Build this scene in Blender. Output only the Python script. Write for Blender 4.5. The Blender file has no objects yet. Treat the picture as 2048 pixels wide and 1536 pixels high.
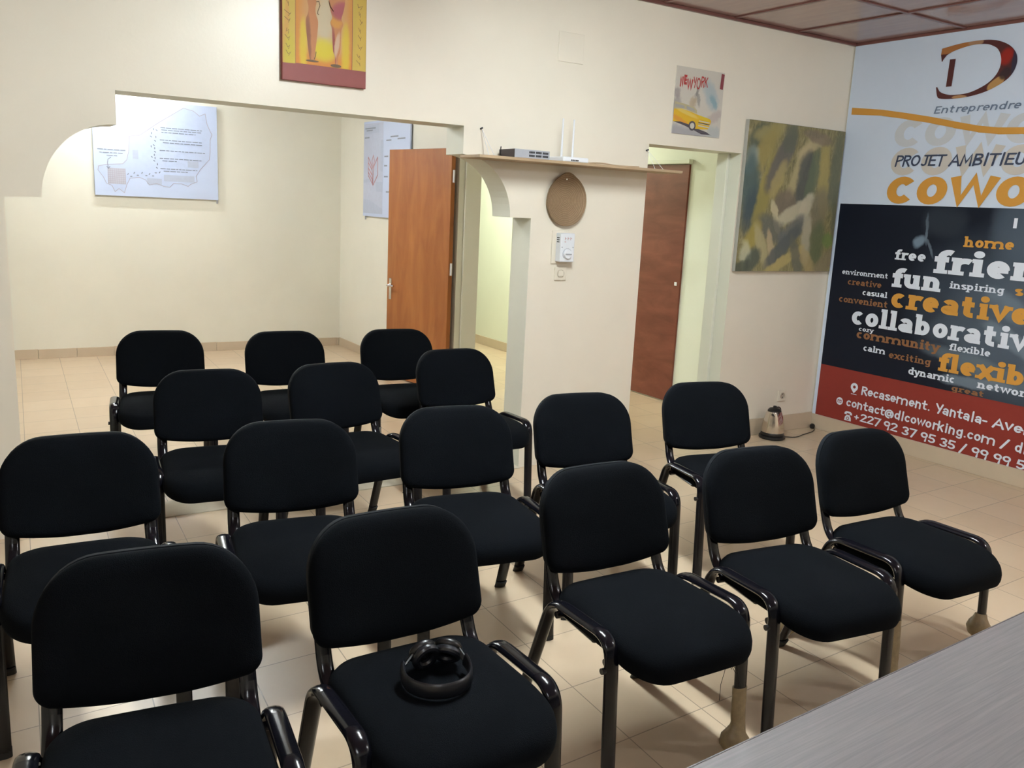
import bpy, bmesh, math, random
from mathutils import Vector, Matrix
random.seed(7)
S = bpy.context.scene
C = S.collection

# ------------------------------------------------------------------ camera
cam_d = bpy.data.cameras.new('camera'); cam = bpy.data.objects.new('camera', cam_d); C.objects.link(cam)
CAM = Vector((-5.5991, -4.3659, 1.5942)); YAW, PITCH, ROLL = 0.5695, 0.2016, 0.0485
fwd = Vector((math.sin(YAW)*math.cos(PITCH), math.cos(YAW)*math.cos(PITCH), -math.sin(PITCH)))
rgt = Vector((math.cos(YAW), -math.sin(YAW), 0)); upv = rgt.cross(fwd)
r2 = rgt*math.cos(ROLL)+upv*math.sin(ROLL); u2 = upv*math.cos(ROLL)-rgt*math.sin(ROLL)
M = Matrix(((r2.x, u2.x, -fwd.x, CAM.x), (r2.y, u2.y, -fwd.y, CAM.y), (r2.z, u2.z, -fwd.z, CAM.z), (0, 0, 0, 1)))
cam.matrix_world = M
cam_d.sensor_fit = 'HORIZONTAL'; cam_d.sensor_width = 36; cam_d.lens = 1748.1*36/2048
cam_d.clip_start = .02
S.camera = cam
# ------------------------------------------------------------------ exposure, world
S.view_settings.view_transform = 'Standard'; S.view_settings.look = 'None'
S.view_settings.gamma = 1; S.view_settings.use_curve_mapping = False
S.view_settings.exposure = 1.78
wd = bpy.data.worlds.new('world'); S.world = wd; wd.use_nodes = True
wd.node_tree.nodes['Background'].inputs[0].default_value = (.6, .7, .8, 1)
wd.node_tree.nodes['Background'].inputs[1].default_value = .02
TUBE_MAIN, TUBE_DESK, BULB, TUBE_BACK, LAMP_HALL = 90.0, 22.0, 120.0, 88.0, 125.0   # emission of the lamps, W/m2-like strength
HC = 2.85

# ------------------------------------------------------------------ materials
def lin(r, g, b):
    f = lambda c: (c/255/12.92) if c/255 <= .04045 else ((c/255+.055)/1.055)**2.4
    return (f(r), f(g), f(b), 1)
class NT:
    def __init__(s, name):
        s.m = bpy.data.materials.new(name); s.m.use_nodes = True; s.t = s.m.node_tree; s.n = s.t.nodes
        s.b = s.n['Principled BSDF']
    def new(s, typ, **kw):
        n = s.n.new(typ)
        for k, v in kw.items(): setattr(n, k, v)
        return n
    def put(s, sock, v):
        if isinstance(v, bpy.types.NodeSocket): s.t.links.new(v, sock)
        elif v is not None: sock.default_value = v
    def math(s, op, a, b=None, c=None, clamp=False):
        n = s.new('ShaderNodeMath', operation=op, use_clamp=clamp)
        for i, v in enumerate((a, b, c)): s.put(n.inputs[i], v)
        return n.outputs[0]
    def mix(s, f, a, b):
        n = s.new('ShaderNodeMix', data_type='RGBA')
        s.put(n.inputs[0], f); s.put(n.inputs[6], a); s.put(n.inputs[7], b); return n.outputs[2]
    def noise(s, vec, scale, detail=3, rough=.55, dist=0):
        n = s.new('ShaderNodeTexNoise'); s.put(n.inputs['Vector'], vec)
        n.inputs['Scale'].default_value = scale; n.inputs['Detail'].default_value = detail
        n.inputs['Roughness'].default_value = rough; n.inputs['Distortion'].default_value = dist
        return n
    def ramp(s, f, stops):
        n = s.new('ShaderNodeValToRGB'); s.put(n.inputs[0], f); e = n.color_ramp.elements
        while len(e) < len(stops): e.new(.5)
        for x, (p, c) in zip(e, stops): x.position = p; x.color = c
        return n.outputs[0]
    def coord(s): return s.new('ShaderNodeTexCoord').outputs['Object']
    def scaled(s, vec, sc):
        n = s.new('ShaderNodeMapping'); s.put(n.inputs[0], vec); n.inputs['Scale'].default_value = sc; return n.outputs[0]
    def bump(s, h, strength, dist=.01):
        n = s.new('ShaderNodeBump'); n.inputs['Strength'].default_value = strength; n.inputs['Distance'].default_value = dist
        s.put(n.inputs['Height'], h); s.put(s.b.inputs['Normal'], n.outputs[0])
    def set(s, **kw):
        for k, v in kw.items(): s.put(s.b.inputs[k.replace('_', ' ')], v)
        return s.m
def plain(name, col, rough=.6, metal=0, spec=.5, var=.12, scale=25):
    t = NT(name); c = t.coord(); n = t.noise(c, scale)
    d = tuple(max(0, x*(1-var)) for x in col[:3])+(1,)
    return t.set(Base_Color=t.mix(n.outputs[0], d, col), Roughness=rough, Metallic=metal, Specular_IOR_Level=spec)

def wall_mat(name, col, rough, bump=.12):
    t = NT(name); c = t.coord(); big = t.noise(c, .9, 4, .6); fine = t.noise(c, 55, 3, .6); mid = t.noise(c, 4, 4, .6)
    d = tuple(x*.93 for x in col[:3])+(1,)
    colr = t.mix(t.ramp(big.outputs[0], [(.35, (0, 0, 0, 1)), (.7, (1, 1, 1, 1))]), d, col)
    t.bump(t.math('MULTIPLY_ADD', mid.outputs[0], .6, fine.outputs[0]), bump, .012)
    return t.set(Base_Color=colr, Roughness=rough, Specular_IOR_Level=.45)
M_WALL = wall_mat('cream_wall_paint', (.835, .775, .655, 1), .34, .035)
M_WALL2 = wall_mat('yellow_wall_paint', (.80, .785, .685, 1), .42, .04)
M_JAMB = wall_mat('pale_green_jamb_paint', (.74, .745, .645, 1), .4, .03)
M_HALL = wall_mat('hall_wall_paint', (.77, .80, .69, 1), .45, .03)

def floor_mat():
    t = NT('beige_floor_tiles'); sx = t.new('ShaderNodeSeparateXYZ'); t.put(sx.inputs[0], t.coord())
    u = t.math('MULTIPLY_ADD', sx.outputs[1], -.05, sx.outputs[0]); v = t.math('MULTIPLY_ADD', sx.outputs[0], -.045, sx.outputs[1])
    u = t.math('ADD', u, 3.494+.3175*40); v = t.math('ADD', v, 2.365+.32*40)
    cb = t.new('ShaderNodeCombineXYZ'); t.put(cb.inputs[0], u); t.put(cb.inputs[1], v)
    br = t.new('ShaderNodeTexBrick', offset=0.0, squash=1.0); t.put(br.inputs['Vector'], cb.outputs[0])
    br.inputs['Scale'].default_value = 1; br.inputs['Mortar Size'].default_value = .0022; br.inputs['Mortar Smooth'].default_value = .3
    br.inputs['Brick Width'].default_value = .3175; br.inputs['Row Height'].default_value = .32; br.inputs['Bias'].default_value = 0
    br.inputs['Color1'].default_value = (.57, .438, .295, 1); br.inputs['Color2'].default_value = (.62, .485, .335, 1)
    br.inputs['Mortar'].default_value = (.25, .19, .13, 1)
    n1 = t.noise(t.coord(), 2.2, 5, .62); n2 = t.noise(t.coord(), 11, 4, .6)
    st = t.ramp(n1.outputs[0], [(.50, (0, 0, 0, 1)), (.74, (1, 1, 1, 1))])
    col = t.mix(t.math('MULTIPLY', st, .22), br.outputs[0], (.40, .27, .15, 1))
    col = t.mix(t.math('MULTIPLY', n2.outputs[0], .12), col, (.62, .55, .45, 1))
    t.bump(br.outputs['Fac'], -.15, .003)
    return t.set(Base_Color=col, Roughness=t.math('MULTIPLY_ADD', n2.outputs[0], .15, .24), Specular_IOR_Level=.42)
M_FLOOR = floor_mat()
M_SKIRT = plain('beige_skirting_tile', (.60, .49, .36, 1), .35, var=.15, scale=6)
M_CEM = plain('worn_cement', (.66, .59, .46, 1), .8, var=.4, scale=7)
def ceil_mat():
    t = NT('glossy_brown_ceiling_panel'); c = t.scaled(t.coord(), (1, .12, 1)); n = t.noise(c, 18, 4)
    return t.set(Base_Color=t.mix(n.outputs[0], (.30, .185, .175, 1), (.42, .275, .25, 1)), Roughness=.16, Specular_IOR_Level=.6)
M_CEIL = ceil_mat()
M_STRIP = plain('red_brown_wood_strip', (.17, .065, .055, 1), .3)
def wood(name, a, b, sc, stretch, rough=.4, detail=5):
    t = NT(name); n = t.noise(t.scaled(t.coord(), stretch), sc, detail, .6, .6)
    return t.set(Base_Color=t.ramp(n.outputs[0], [(.3, a), (.7, b)]), Roughness=rough, Specular_IOR_Level=.35)
M_DOOR1 = wood('orange_brown_door_wood', (.27, .085, .02, 1), (.38, .14, .036, 1), 3, (3, 3, .6), .42)
M_DOOR2 = wood('red_mahogany_door_veneer', (.135, .034, .022, 1), (.225, .07, .045, 1), 4.5, (1, .5, 1.6), .35)
M_SHELF = wood('raw_plywood_shelf', (.36, .25, .15, 1), (.50, .37, .24, 1), 4, (.8, 5, 5), .6)
M_DESK = wood('grey_taupe_laminate', (.155, .145, .150, 1), (.215, .198, .197, 1), 11, (.5, 20, 20), .45, 7)
M_DESKE = plain('taupe_edge_band', (.12, .10, .10, 1), .5)
def fabric(name, a, b):
    t = NT(name); c = t.coord(); n = t.noise(c, 420, 2); k = t.noise(c, 7, 3)
    t.bump(n.outputs[0], .5, .002)
    t.set(Base_Color=t.mix(k.outputs[0], a, b), Roughness=.95, Specular_IOR_Level=.08, Sheen_Weight=.008, Sheen_Roughness=.4)
    t.b.inputs['Sheen Tint'].default_value = (.5, .7, .9, 1)
    return t.m
M_FAB = fabric('black_chair_fabric', (.0018, .0025, .0038, 1), (.0030, .0041, .0058, 1))
M_SHELL = plain('black_plastic_shell', (.006, .008, .011, 1), .75, spec=.1)
M_STEEL = plain('black_enamel_tube', (.005, .005, .008, 1), .17, spec=.34)
M_CAP = plain('black_rubber_foot', (.012, .012, .012, 1), .7)
M_TAPE = plain('tan_packing_tape', (.36, .265, .145, 1), .4, var=.6, scale=45)
M_TAPEG = plain('grey_worn_tape', (.22, .21, .18, 1), .5, var=.4, scale=60)
M_THREAD = plain('black_thread', (.01, .01, .01, 1), .9)
M_CHROME = plain('brushed_steel', (.72, .66, .60, 1), .13, metal=1, var=.05)
M_BLK = plain('black_plastic', (.01, .01, .011, 1), .35)
M_LEATHER = plain('black_leatherette', (.010, .011, .015, 1), .33, spec=.6)
M_WHITE = plain('white_plastic', (.78, .80, .84, 1), .4, var=.04)
M_CREAM = plain('cream_plastic', (.78, .72, .60, 1), .4, var=.04)
M_CREAMD = plain('cream_plastic_recess', (.50, .42, .33, 1), .5)
M_GREY = plain('grey_metal_case', (.40, .41, .45, 1), .4)
M_DARKM = plain('dark_brown_metal_case', (.055, .04, .045, 1), .4)
M_SLOT = plain('dark_port', (.03, .03, .035, 1), .5)
M_RED = plain('red_print', (.62, .36, .34, 1), .5)
M_STRAW = None
def straw():
    t = NT('woven_straw'); c = t.coord(); w = t.new('ShaderNodeTexWave', wave_type='RINGS', rings_direction='Y')
    t.put(w.inputs['Vector'], c); w.inputs['Scale'].default_value = 30; w.inputs['Distortion'].default_value = 1.5; w.inputs['Detail'].default_value = 2
    n = t.noise(c, 90, 2); k = t.math('MULTIPLY', w.outputs[0], n.outputs[0])
    t.bump(k, .5, .004)
    return t.set(Base_Color=t.mix(k, (.20, .125, .065, 1), (.36, .25, .15, 1)), Roughness=.8)
M_STRAW = straw()
def emit(name, col, st):
    t = NT(name); t.put(t.b.inputs['Emission Color'], col); t.b.inputs['Emission Strength'].default_value = st
    return t.set(Base_Color=(.8, .8, .8, 1))
M_TUBE = emit('lit_tube_cool_white', (.88, .985, 1, 1), TUBE_MAIN)
M_TUBE2 = emit('lit_tube_back_room', (.90, .98, 1, 1), TUBE_BACK)
M_TUBE3 = emit('lit_tube_rear_fill', (.93, 1, .98, 1), 44.0)  # glow of the added fill lamp in the rear room
M_TUBED = emit('lit_tube_behind_desk', (.90, .96, 1, 1), TUBE_DESK)
M_BULB = emit('lit_bulb', (.90, .95, 1, 1), BULB)
M_HLAMP = emit('lit_hall_lamp', (.95, 1, .84, 1), LAMP_HALL)

def paint(name, base, strokes, axes, distort=.02, dscale=6, rough=.6, pre=None, spec=.3):
    """a painted surface: soft brush marks (h, v, half length, half width, angle, colour, softness, opacity)"""
    t = NT(name); c = t.coord(); sx = t.new('ShaderNodeSeparateXYZ'); t.put(sx.inputs[0], c)
    h = sx.outputs[axes[0]] if axes[0] >= 0 else None; v = sx.outputs[2]
    if axes[1] < 0: h = t.math('MULTIPLY', h, -1)
    n = t.noise(c, dscale, 4, .6); n2 = t.noise(c, dscale*1.37+.3, 4, .6)
    sep = t.new('ShaderNodeSeparateColor'); t.put(sep.inputs[0], n.outputs['Color'])
    h = t.math('ADD', h, t.math('MULTIPLY', t.math('SUBTRACT', sep.outputs[0], .5), distort*2))
    v = t.math('ADD', v, t.math('MULTIPLY', t.math('SUBTRACT', sep.outputs[1], .5), distort*2))
    col = pre(t, h, v, c) if pre else None
    if col is None: col = base
    for (x, y, a, b, ang, cc, soft, op) in strokes:
        dx = t.math('SUBTRACT', h, x); dy = t.math('SUBTRACT', v, y); ca, sa = math.cos(math.radians(ang)), math.sin(math.radians(ang))
        p = t.math('ADD', t.math('MULTIPLY', dx, ca/a), t.math('MULTIPLY', dy, sa/a))
        q = t.math('ADD', t.math('MULTIPLY', dx, -sa/b), t.math('MULTIPLY', dy, ca/b))
        r = t.math('ADD', t.math('POWER', t.math('ABSOLUTE', p), 2.6), t.math('MULTIPLY', q, q))
        mr = t.new('ShaderNodeMapRange', interpolation_type='SMOOTHSTEP'); t.put(mr.inputs[0], r)
        mr.inputs[1].default_value = 1-soft; mr.inputs[2].default_value = 1+soft; mr.inputs[3].default_value = op; mr.inputs[4].default_value = 0
        col = t.mix(mr.outputs[0], col, cc)
    return t.set(Base_Color=col, Roughness=rough, Specular_IOR_Level=spec)

# ------------------------------------------------------------------ object helpers
def tag(o, label=None, cat=None, group=None, kind=None):
    if label: o['label'] = label
    if cat: o['category'] = cat
    if group: o['group'] = group
    if kind: o['kind'] = kind
    return o
def thing(name, loc, label, cat, group=None, rz=0):
    o = bpy.data.objects.new(name, None); C.objects.link(o); o.location = loc; o.rotation_euler = (0, 0, rz)
    o.empty_display_size = .1
    return tag(o, label, cat, group)
def link(name, bm, mats, parent=None, smooth=False, sharp=35):
    """one mesh object; vertices are given in the frame of its thing"""
    me = bpy.data.meshes.new(name); bmesh.ops.recalc_face_normals(bm, faces=bm.faces) if not bm.faces or not getattr(bm, 'keepn', False) else None
    bm.to_mesh(me); bm.free()
    for m in (mats if isinstance(mats, (list, tuple)) else [mats]): me.materials.append(m)
    o = bpy.data.objects.new(name, me); C.objects.link(o)
    if smooth:
        me.polygons.foreach_set('use_smooth', [True]*len(me.polygons))
        me.set_sharp_from_angle(angle=math.radians(sharp))
    if parent: o.parent = parent
    return o
def box(bm, x0, x1, y0, y1, z0, z1, bev=0, mi=0, rot=None, seg=2):
    r = bmesh.ops.create_cube(bm, size=1)['verts']
    for v in r: v.co = Vector(((x0+x1)/2+v.co.x*(x1-x0), (y0+y1)/2+v.co.y*(y1-y0), (z0+z1)/2+v.co.z*(z1-z0)))
    fs = set(f for v in r for f in v.link_faces)
    for f in fs: f.material_index = mi
    if bev:
        es = set(e for v in r for e in v.link_edges)
        g = bmesh.ops.bevel(bm, geom=list(es), offset=bev, segments=seg, profile=.5, affect='EDGES')
        for f in g['faces']: f.material_index = mi
        r = list({v for f in g['faces'] for v in f.verts} | {v for v in r if v.is_valid})
    if rot: bmesh.ops.transform(bm, matrix=rot, verts=[v for v in r if v.is_valid])
    return r
def boxm(*a, **k):
    bm = bmesh.new(); box(bm, *a, **k); return bm
def poly(bm, pts, mi=0):
    f = bm.faces.new([bm.verts.new(p) for p in pts]); f.material_index = mi; return f
def prism(bm, pts, vec, mi=0):
    """flat outline extruded by vec"""
    f = poly(bm, pts, mi); r = bmesh.ops.extrude_face_region(bm, geom=[f])
    vs = [g for g in r['geom'] if isinstance(g, bmesh.types.BMVert)]
    bmesh.ops.translate(bm, vec=vec, verts=vs)
    for g in r['geom']:
        if isinstance(g, bmesh.types.BMFace): g.material_index = mi
    for v in vs:
        for g in v.link_faces: g.material_index = mi
def tube(bm, path, a, b=None, n=10, wide=None, caps=True, mi=0, closed=False):
    """sweep of an oval section; a = half size along `wide`, b = half size across it; a may be a list"""
    P = [Vector(p) for p in path]; rings = []; N = None
    for i, p in enumerate(P):
        if closed: t = P[(i+1) % len(P)]-P[i-1]
        else: t = (P[min(i+1, len(P)-1)]-P[max(i-1, 0)])
        t.normalize()
        if wide is not None: X = Vector(wide); X = (X-t*X.dot(t)).normalized()
        else:
            if N is None: N = t.orthogonal().normalized()
            N = (N-t*N.dot(t)).normalized(); X = N
        Y = t.cross(X); ra = a[i] if isinstance(a, (list, tuple)) else a
        rb = ra if b is None else (b[i] if isinstance(b, (list, tuple)) else b)
        rings.append([bm.verts.new(p+X*ra*math.cos(2*math.pi*k/n)+Y*rb*math.sin(2*math.pi*k/n)) for k in range(n)])
    m = len(rings)
    for i in range(m if closed else m-1):
        A, B = rings[i], rings[(i+1) % m]
        for k in range(n):
            bm.faces.new((A[k], A[(k+1) % n], B[(k+1) % n], B[k])).material_index = mi
    if caps and not closed:
        for R in (rings[0][::-1], rings[-1]): bm.faces.new(R).material_index = mi
def lathe(bm, prof, n=32, c=(0, 0, 0), mi=0, sx=1, sy=1):
    rings = []
    for r, z in prof:
        if r < 1e-6: rings.append([bm.verts.new((c[0], c[1], c[2]+z))])
        else: rings.append([bm.verts.new((c[0]+r*sx*math.cos(2*math.pi*k/n), c[1]+r*sy*math.sin(2*math.pi*k/n), c[2]+z)) for k in range(n)])
    for A, B in zip(rings, rings[1:]):
        for k in range(n):
            if len(A) == 1 and len(B) == 1: continue
            if len(A) == 1: f = (A[0], B[(k+1) % n], B[k])
            elif len(B) == 1: f = (A[k], A[(k+1) % n], B[0])
            else: f = (A[k], A[(k+1) % n], B[(k+1) % n], B[k])
            bm.faces.new(f).material_index = mi
def bez(p, n=8):
    """rounded polyline: corners given as (point, radius)"""
    out = []
    for i, (q, r) in enumerate(p):
        q = Vector(q)
        if r == 0 or i in (0, len(p)-1): out.append(q); continue
        a = (Vector(p[i-1][0])-q).normalized(); b = (Vector(p[i+1][0])-q).normalized()
        s, e = q+a*r, q+b*r
        for k in range(n+1):
            t = k/n; out.append(s*(1-t)**2+q*2*t*(1-t)+e*t*t)
    return out

# ------------------------------------------------------------------ the setting
def struct(name, bm, m, smooth=False):
    o = link(name, bm, m, smooth=smooth); o['kind'] = 'structure'; return o
bm = bmesh.new(); poly(bm, [(-8.2, -6.7, 0), (.2, -6.7, 0), (.2, 6.2, 0), (-8.2, 6.2, 0)]); struct('floor', bm, M_FLOOR)
bm = bmesh.new(); box(bm, -8.2, .2, -6.7, 6.2, HC, HC+.1); struct('ceiling', bm, M_CEIL)
def arc(cx, cz, rx, rz, a0, a1, n=14):
    return [(cx+rx*math.cos(math.radians(a0+(a1-a0)*k/n)), cz+rz*math.sin(math.radians(a0+(a1-a0)*k/n))) for k in range(n+1)]
# back wall with the stepped arch and the doorway
out = [(-8.2, 0), (-5.41, 0), (-5.41, 1.527), (-5.268, 1.531)]
out += arc(-4.957, 1.531, .311, .33, 180, 90)[1:]
out += [(-4.957, 2.008), (-3.197, 2.008)]
out += arc(-3.197, 1.524, .324, .334, 90, 0)
out += [(-2.728, 1.524), (-2.728, 0), (-1.868, 0), (-1.868, 2.012), (-1.05, 2.012), (-1.05, 0), (.2, 0), (.2, HC), (-8.2, HC)]
bm = bmesh.new(); prism(bm, [(x, 0, z) for x, z in out], (0, .2, 0))
bm.normal_update()
for f in bm.faces:      # reveals of the openings carry the paler green paint
    c = f.calc_center_median(); f.material_index = 1 if (abs(f.normal.y) < .5 and -5.45 < c.x < -1.0 and c.z < 2.5) else 0
o = struct('wall_back', bm, [M_WALL, M_JAMB])
bm = boxm(0, .2, -6.7, .2, 0, HC); struct('wall_right', bm, M_WALL)
bm = boxm(-8.2, .2, -6.7, -6.5, 0, HC); struct('wall_front', bm, M_WALL)
bm = boxm(-8.2, -8.0, -6.5, 6.2, 0, HC); struct('wall_left', bm, M_WALL)
# room behind the arch and the hall behind it
bm = boxm(-6.5, -1.9, 4.65, 4.85, 0, HC); struct('wall_rear_room', bm, M_WALL2)
bm = boxm(-6.5, -6.3, .2, 4.65, 0, HC); struct('wall_rear_room_left', bm, M_WALL2)
bm = bmesh.new()
prism(bm, [(-2.1, .2, 0), (-2.1, 1.12, 0), (-2.1, 1.12, 2.03), (-2.1, 2.04, 2.03), (-2.1, 2.04, 0), (-2.1, 4.65, 0), (-2.1, 4.65, HC), (-2.1, .2, HC)], (.2, 0, 0))
bm.normal_update()
for f in bm.faces:
    c = f.calc_center_median(); f.material_index = 1 if abs(f.normal.x) < .5 and 1 < c.y < 2.2 and c.z < 2.5 else (2 if c.x > -1.95 else 0)
struct('wall_rear_room_right', bm, [M_WALL2, M_JAMB, M_HALL])
bm = boxm(-.51, -.31, .2, 6.2, 0, HC); struct('wall_hall_right', bm, M_HALL)
bm = boxm(-1.9, -.51, 6.0, 6.2, 0, HC); struct('wall_hall_end', bm, M_HALL)
# rebate in the right-hand doorway
bm = boxm(-1.075, -1.05, .10, .2, 0, 2.012, bev=.004); struct('trim_1', bm, M_JAMB)
bm = boxm(-2.05, -1.905, 2.015, 2.04, 0, 2.03, bev=.004); struct('trim_2', bm, M_JAMB)
# threshold of worn cement under the arch
bm = boxm(-5.41, -2.728, -.02, .21, 0, .004); struct('trim_3', bm, M_CEM)
# skirtings
bm = boxm(-.012, 0, -6.5, 0, 0, .125, bev=.003); struct('baseboard_right', bm, M_SKIRT)
bm = boxm(-1.05, -.012, -.012, 0, 0, .125, bev=.003); struct('baseboard_back', bm, M_SKIRT)
bm = bmesh.new()
x = -6.3
while x < -2.12:
    x1 = min(x+.32, -2.112); box(bm, x+.0015, x1-.0015, 4.638, 4.65, 0, .09-random.random()*.006, bev=.002); x += .32
struct('baseboard_rear', bm, M_SKIRT)
bm = boxm(-2.112, -2.1, 2.06, 4.638, 0, .09, bev=.003); struct('baseboard_rear_right', bm, M_SKIRT)
bm = boxm(-.522, -.51, 1.95, 6.0, 0, .10, bev=.003); struct('baseboard_hall', bm, M_SKIRT)
# ceiling cover strips
bm = bmesh.new()
for k in range(12):
    xx = -.633-.607*k; box(bm, xx-.014, xx+.014, -6.5, 0, HC-.008, HC, bev=.003)
struct('trim_4', bm, M_STRIP)
bm = bmesh.new()
for k in range(5):
    yy = -.836-1.22*k; box(bm, -8, 0, yy-.014, yy+.014, HC-.009, HC, bev=.003)
struct('trim_5', bm, M_STRIP)
bm = bmesh.new(); box(bm, -8, 0, -.022, 0, HC-.02, HC, bev=.004); box(bm, -.022, 0, -6.5, -.022, HC-.02, HC, bev=.004); struct('trim_6', bm, M_STRIP)

# doors
H0, F0 = Vector((-2.135, 2.045)), Vector((-2.278, 2.94))
ang = math.atan2(F0.y-H0.y, F0.x-H0.x); L = (F0-H0).length
d1 = bpy.data.objects.new('door_1', None); C.objects.link(d1); d1.location = (H0.x, H0.y, 0); d1.rotation_euler = (0, 0, ang); d1['kind'] = 'structure'
link('door_leaf', boxm(0, L, 0, .04, .012, 2.02, bev=.003), M_DOOR1, d1)
bm = bmesh.new(); box(bm, L-.075, L-.035, .04, .046, .71, .90, bev=.004); h = link('handle_plate', bm, M_CHROME, d1)
bm = bmesh.new(); tube(bm, bez([((L-.055, .04, .84), 0), ((L-.055, .085, .84), .02), ((L-.17, .085, .84), 0)]), .009, n=8); link('lever_handle', bm, M_CHROME, h, smooth=True)
for z in (.25, 1.05, 1.80):
    bm = bmesh.new(); tube(bm, [(-.008, .02, z-.05), (-.008, .02, z+.05)], .009, n=10); link('hinge', bm, M_WHITE, d1, smooth=True)
d2 = bpy.data.objects.new('door_2', None); C.objects.link(d2); d2.location = (-.51, 1.05, 0); d2['kind'] = 'structure'
link('door_leaf', boxm(-.018, 0, 0, .86, .012, 1.985, bev=.002), M_DOOR2, d2)
link('door_header', boxm(-.045, 0, -.02, .90, 1.99, 2.025, bev=.003), M_HALL, d2)
bm = bmesh.new(); box(bm, -.024, -.018, .03, .06, 1.0, 1.03, bev=.003); link('lock_plate', bm, M_WHITE, d2)

# ------------------------------------------------------------------ lamps
def tube_light(name, loc, length, axis, mat, label, two=True):
    t = thing(name, loc, label, 'ceiling light')
    def bx(a0, a1, b0, b1, z0, z1, bev=.006):
        return boxm(b0, b1, a0, a1, z0, z1, bev=bev) if axis == 'y' else boxm(a0, a1, b0, b1, z0, z1, bev=bev)
    link('housing', bx(-length/2-.03, length/2+.03, -.06, .06, -.045, 0), M_WHITE, t)
    for s in ((-.035, .035) if two else (0,)):
        bm = bmesh.new()
        a, b = ((s, -length/2, -.066), (s, length/2, -.066)) if axis == 'y' else ((-length/2, s, -.066), (length/2, s, -.066))
        tube(bm, [a, b], .016, n=12); link('lit_tube', bm, mat, t, smooth=True)
    return t
tube_light('ceiling_light', (-3.62, -2.05, HC), 1.2, 'y', M_TUBE, 'twin white tube lamp on the ceiling above the chair rows')
tube_light('ceiling_light', (-5.9, -5.4, HC), 1.2, 'y', M_TUBED, 'twin white tube lamp on the ceiling at the left, behind the desk')
tube_light('ceiling_light', (-4.2, 2.2, HC), 1.2, 'x', M_TUBE3, 'added twin tube fill lamp, out of view on the ceiling beyond the arch')  # unseen lamp, added to even out the light in the rear room
t = thing('ceiling_bulb', (-.90, -4.6, HC), 'round white ceiling bulb near the banner wall, behind the desk', 'ceiling light')
bm = bmesh.new(); lathe(bm, [(0, 0), (.07, 0), (.07, -.03), (.03, -.05), (.03, -.06), (0, -.06)]); link('bulb_holder', bm, M_WHITE, t, smooth=True)
bm = bmesh.new(); lathe(bm, [(0, -.06), (.03, -.065), (.06, -.10), (.066, -.13), (.055, -.17), (.03, -.19), (0, -.195)]); link('lit_bulb', bm, M_BULB, t, smooth=True)
t = thing('ceiling_light', (-4.35, 4.28, HC), 'short single tube lamp on the ceiling right in front of the map poster', 'ceiling light')
link('housing', boxm(-.33, .33, -.04, .04, -.035, 0, bev=.006), M_WHITE, t)
bm = bmesh.new(); tube(bm, [(-.3, 0, -.056), (.3, 0, -.056)], .018, n=12); link('lit_tube', bm, M_TUBE2, t, smooth=True)
t = thing('hall_light', (-1.25, 3.2, HC), 'round lamp on the hall ceiling behind the right doorway', 'ceiling light')
bm = bmesh.new(); lathe(bm, [(0, 0), (.13, 0), (.13, -.03), (0, -.03)]); link('lamp_base', bm, M_WHITE, t, smooth=True)
bm = bmesh.new(); lathe(bm, [(.12, -.03), (.11, -.06), (.07, -.085), (0, -.095)]); link('lit_globe', bm, M_HLAMP, t, smooth=True)

# ------------------------------------------------------------------ chairs
def cushion(bm, outline, prof, place, cuv):
    rings = []
    for s, d in prof:
        if s < 1e-6: rings.append([bm.verts.new(place(cuv[0], cuv[1], d))])
        else: rings.append([bm.verts.new(place(cuv[0]+(u-cuv[0])*s, cuv[1]+(v-cuv[1])*s, d)) for u, v in outline])
    n = len(outline)
    for A, B in zip(rings, rings[1:]):
        for k in range(n):
            if len(A) == 1: f = (A[0], B[(k+1) % n], B[k])
            elif len(B) == 1: f = (A[k], A[(k+1) % n], B[0])
            else: f = (A[k], A[(k+1) % n], B[(k+1) % n], B[k])
            bm.faces.new(f)
def rounded(corners, n=10):
    """outline through corners ((u,v),radius) with quadratic rounding, plus extra points on long sides"""
    P = []
    m = len(corners)
    for i in range(m):
        q, r = Vector(corners[i][0]), corners[i][1]
        a = (Vector(corners[i-1][0])-q).normalized(); b = (Vector(corners[(i+1) % m][0])-q).normalized()
        s, e = q+a*r, q+b*r
        for k in range(n+1):
            t = k/n; w = .72
            den = (1-t)**2+2*w*t*(1-t)+t*t
            P.append((s*(1-t)**2+q*2*w*t*(1-t)+e*t*t)/den)
    out = []
    for i in range(len(P)):
        a, b = P[i], P[(i+1) % len(P)]; d = (b-a).length; k = max(1, int(d/.035))
        for j in range(k): out.append(a.lerp(b, j/k))
    return [(p.x, p.y) for p in out]
PROF = [(0, 0), (.6, 0), (.94, .001), (.985, .008), (1, .02), (1, .034), (.985, .046), (.95, .056), (.88, .063), (.7, .068), (.4, .070), (0, .071)]
def seat_bm():
    bm = bmesh.new()
    o = rounded([((-.229, -.290), .11), ((.229, -.290), .11), ((.215, .185), .09), ((-.215, .185), .09)])
    def pl(u, v, d):
        z = .402+d*1.17-1.15*max(0, -.10-v)**2+.10*max(0, v-.05)**2-.25*(u*u)*.4
        y = v-.012*(1-(u/.23)**2) if v < -.1 else v
        return (u, y, z)
    cushion(bm, o, PROF, pl, (0, -.045)); return bm
BACK_O = rounded([((-.233, .525), .032), ((-.12, .492), .09), ((.12, .492), .09), ((.233, .525), .032), ((.230, .797), .125), ((-.230, .797), .125)])
def back_place(off):
    def pl(u, v, d):
        y = .178+.30*(v-.514)-.42*u*u*.9+off
        return (u, y-d, v+.004*(1-(u/.23)**2)+(.10*d if v > .66 else 0))
    return pl
def back_bm():
    bm = bmesh.new(); cushion(bm, BACK_O, [(s, d*.66) for s, d in PROF], back_place(.02), (0, .66)); return bm
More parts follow.
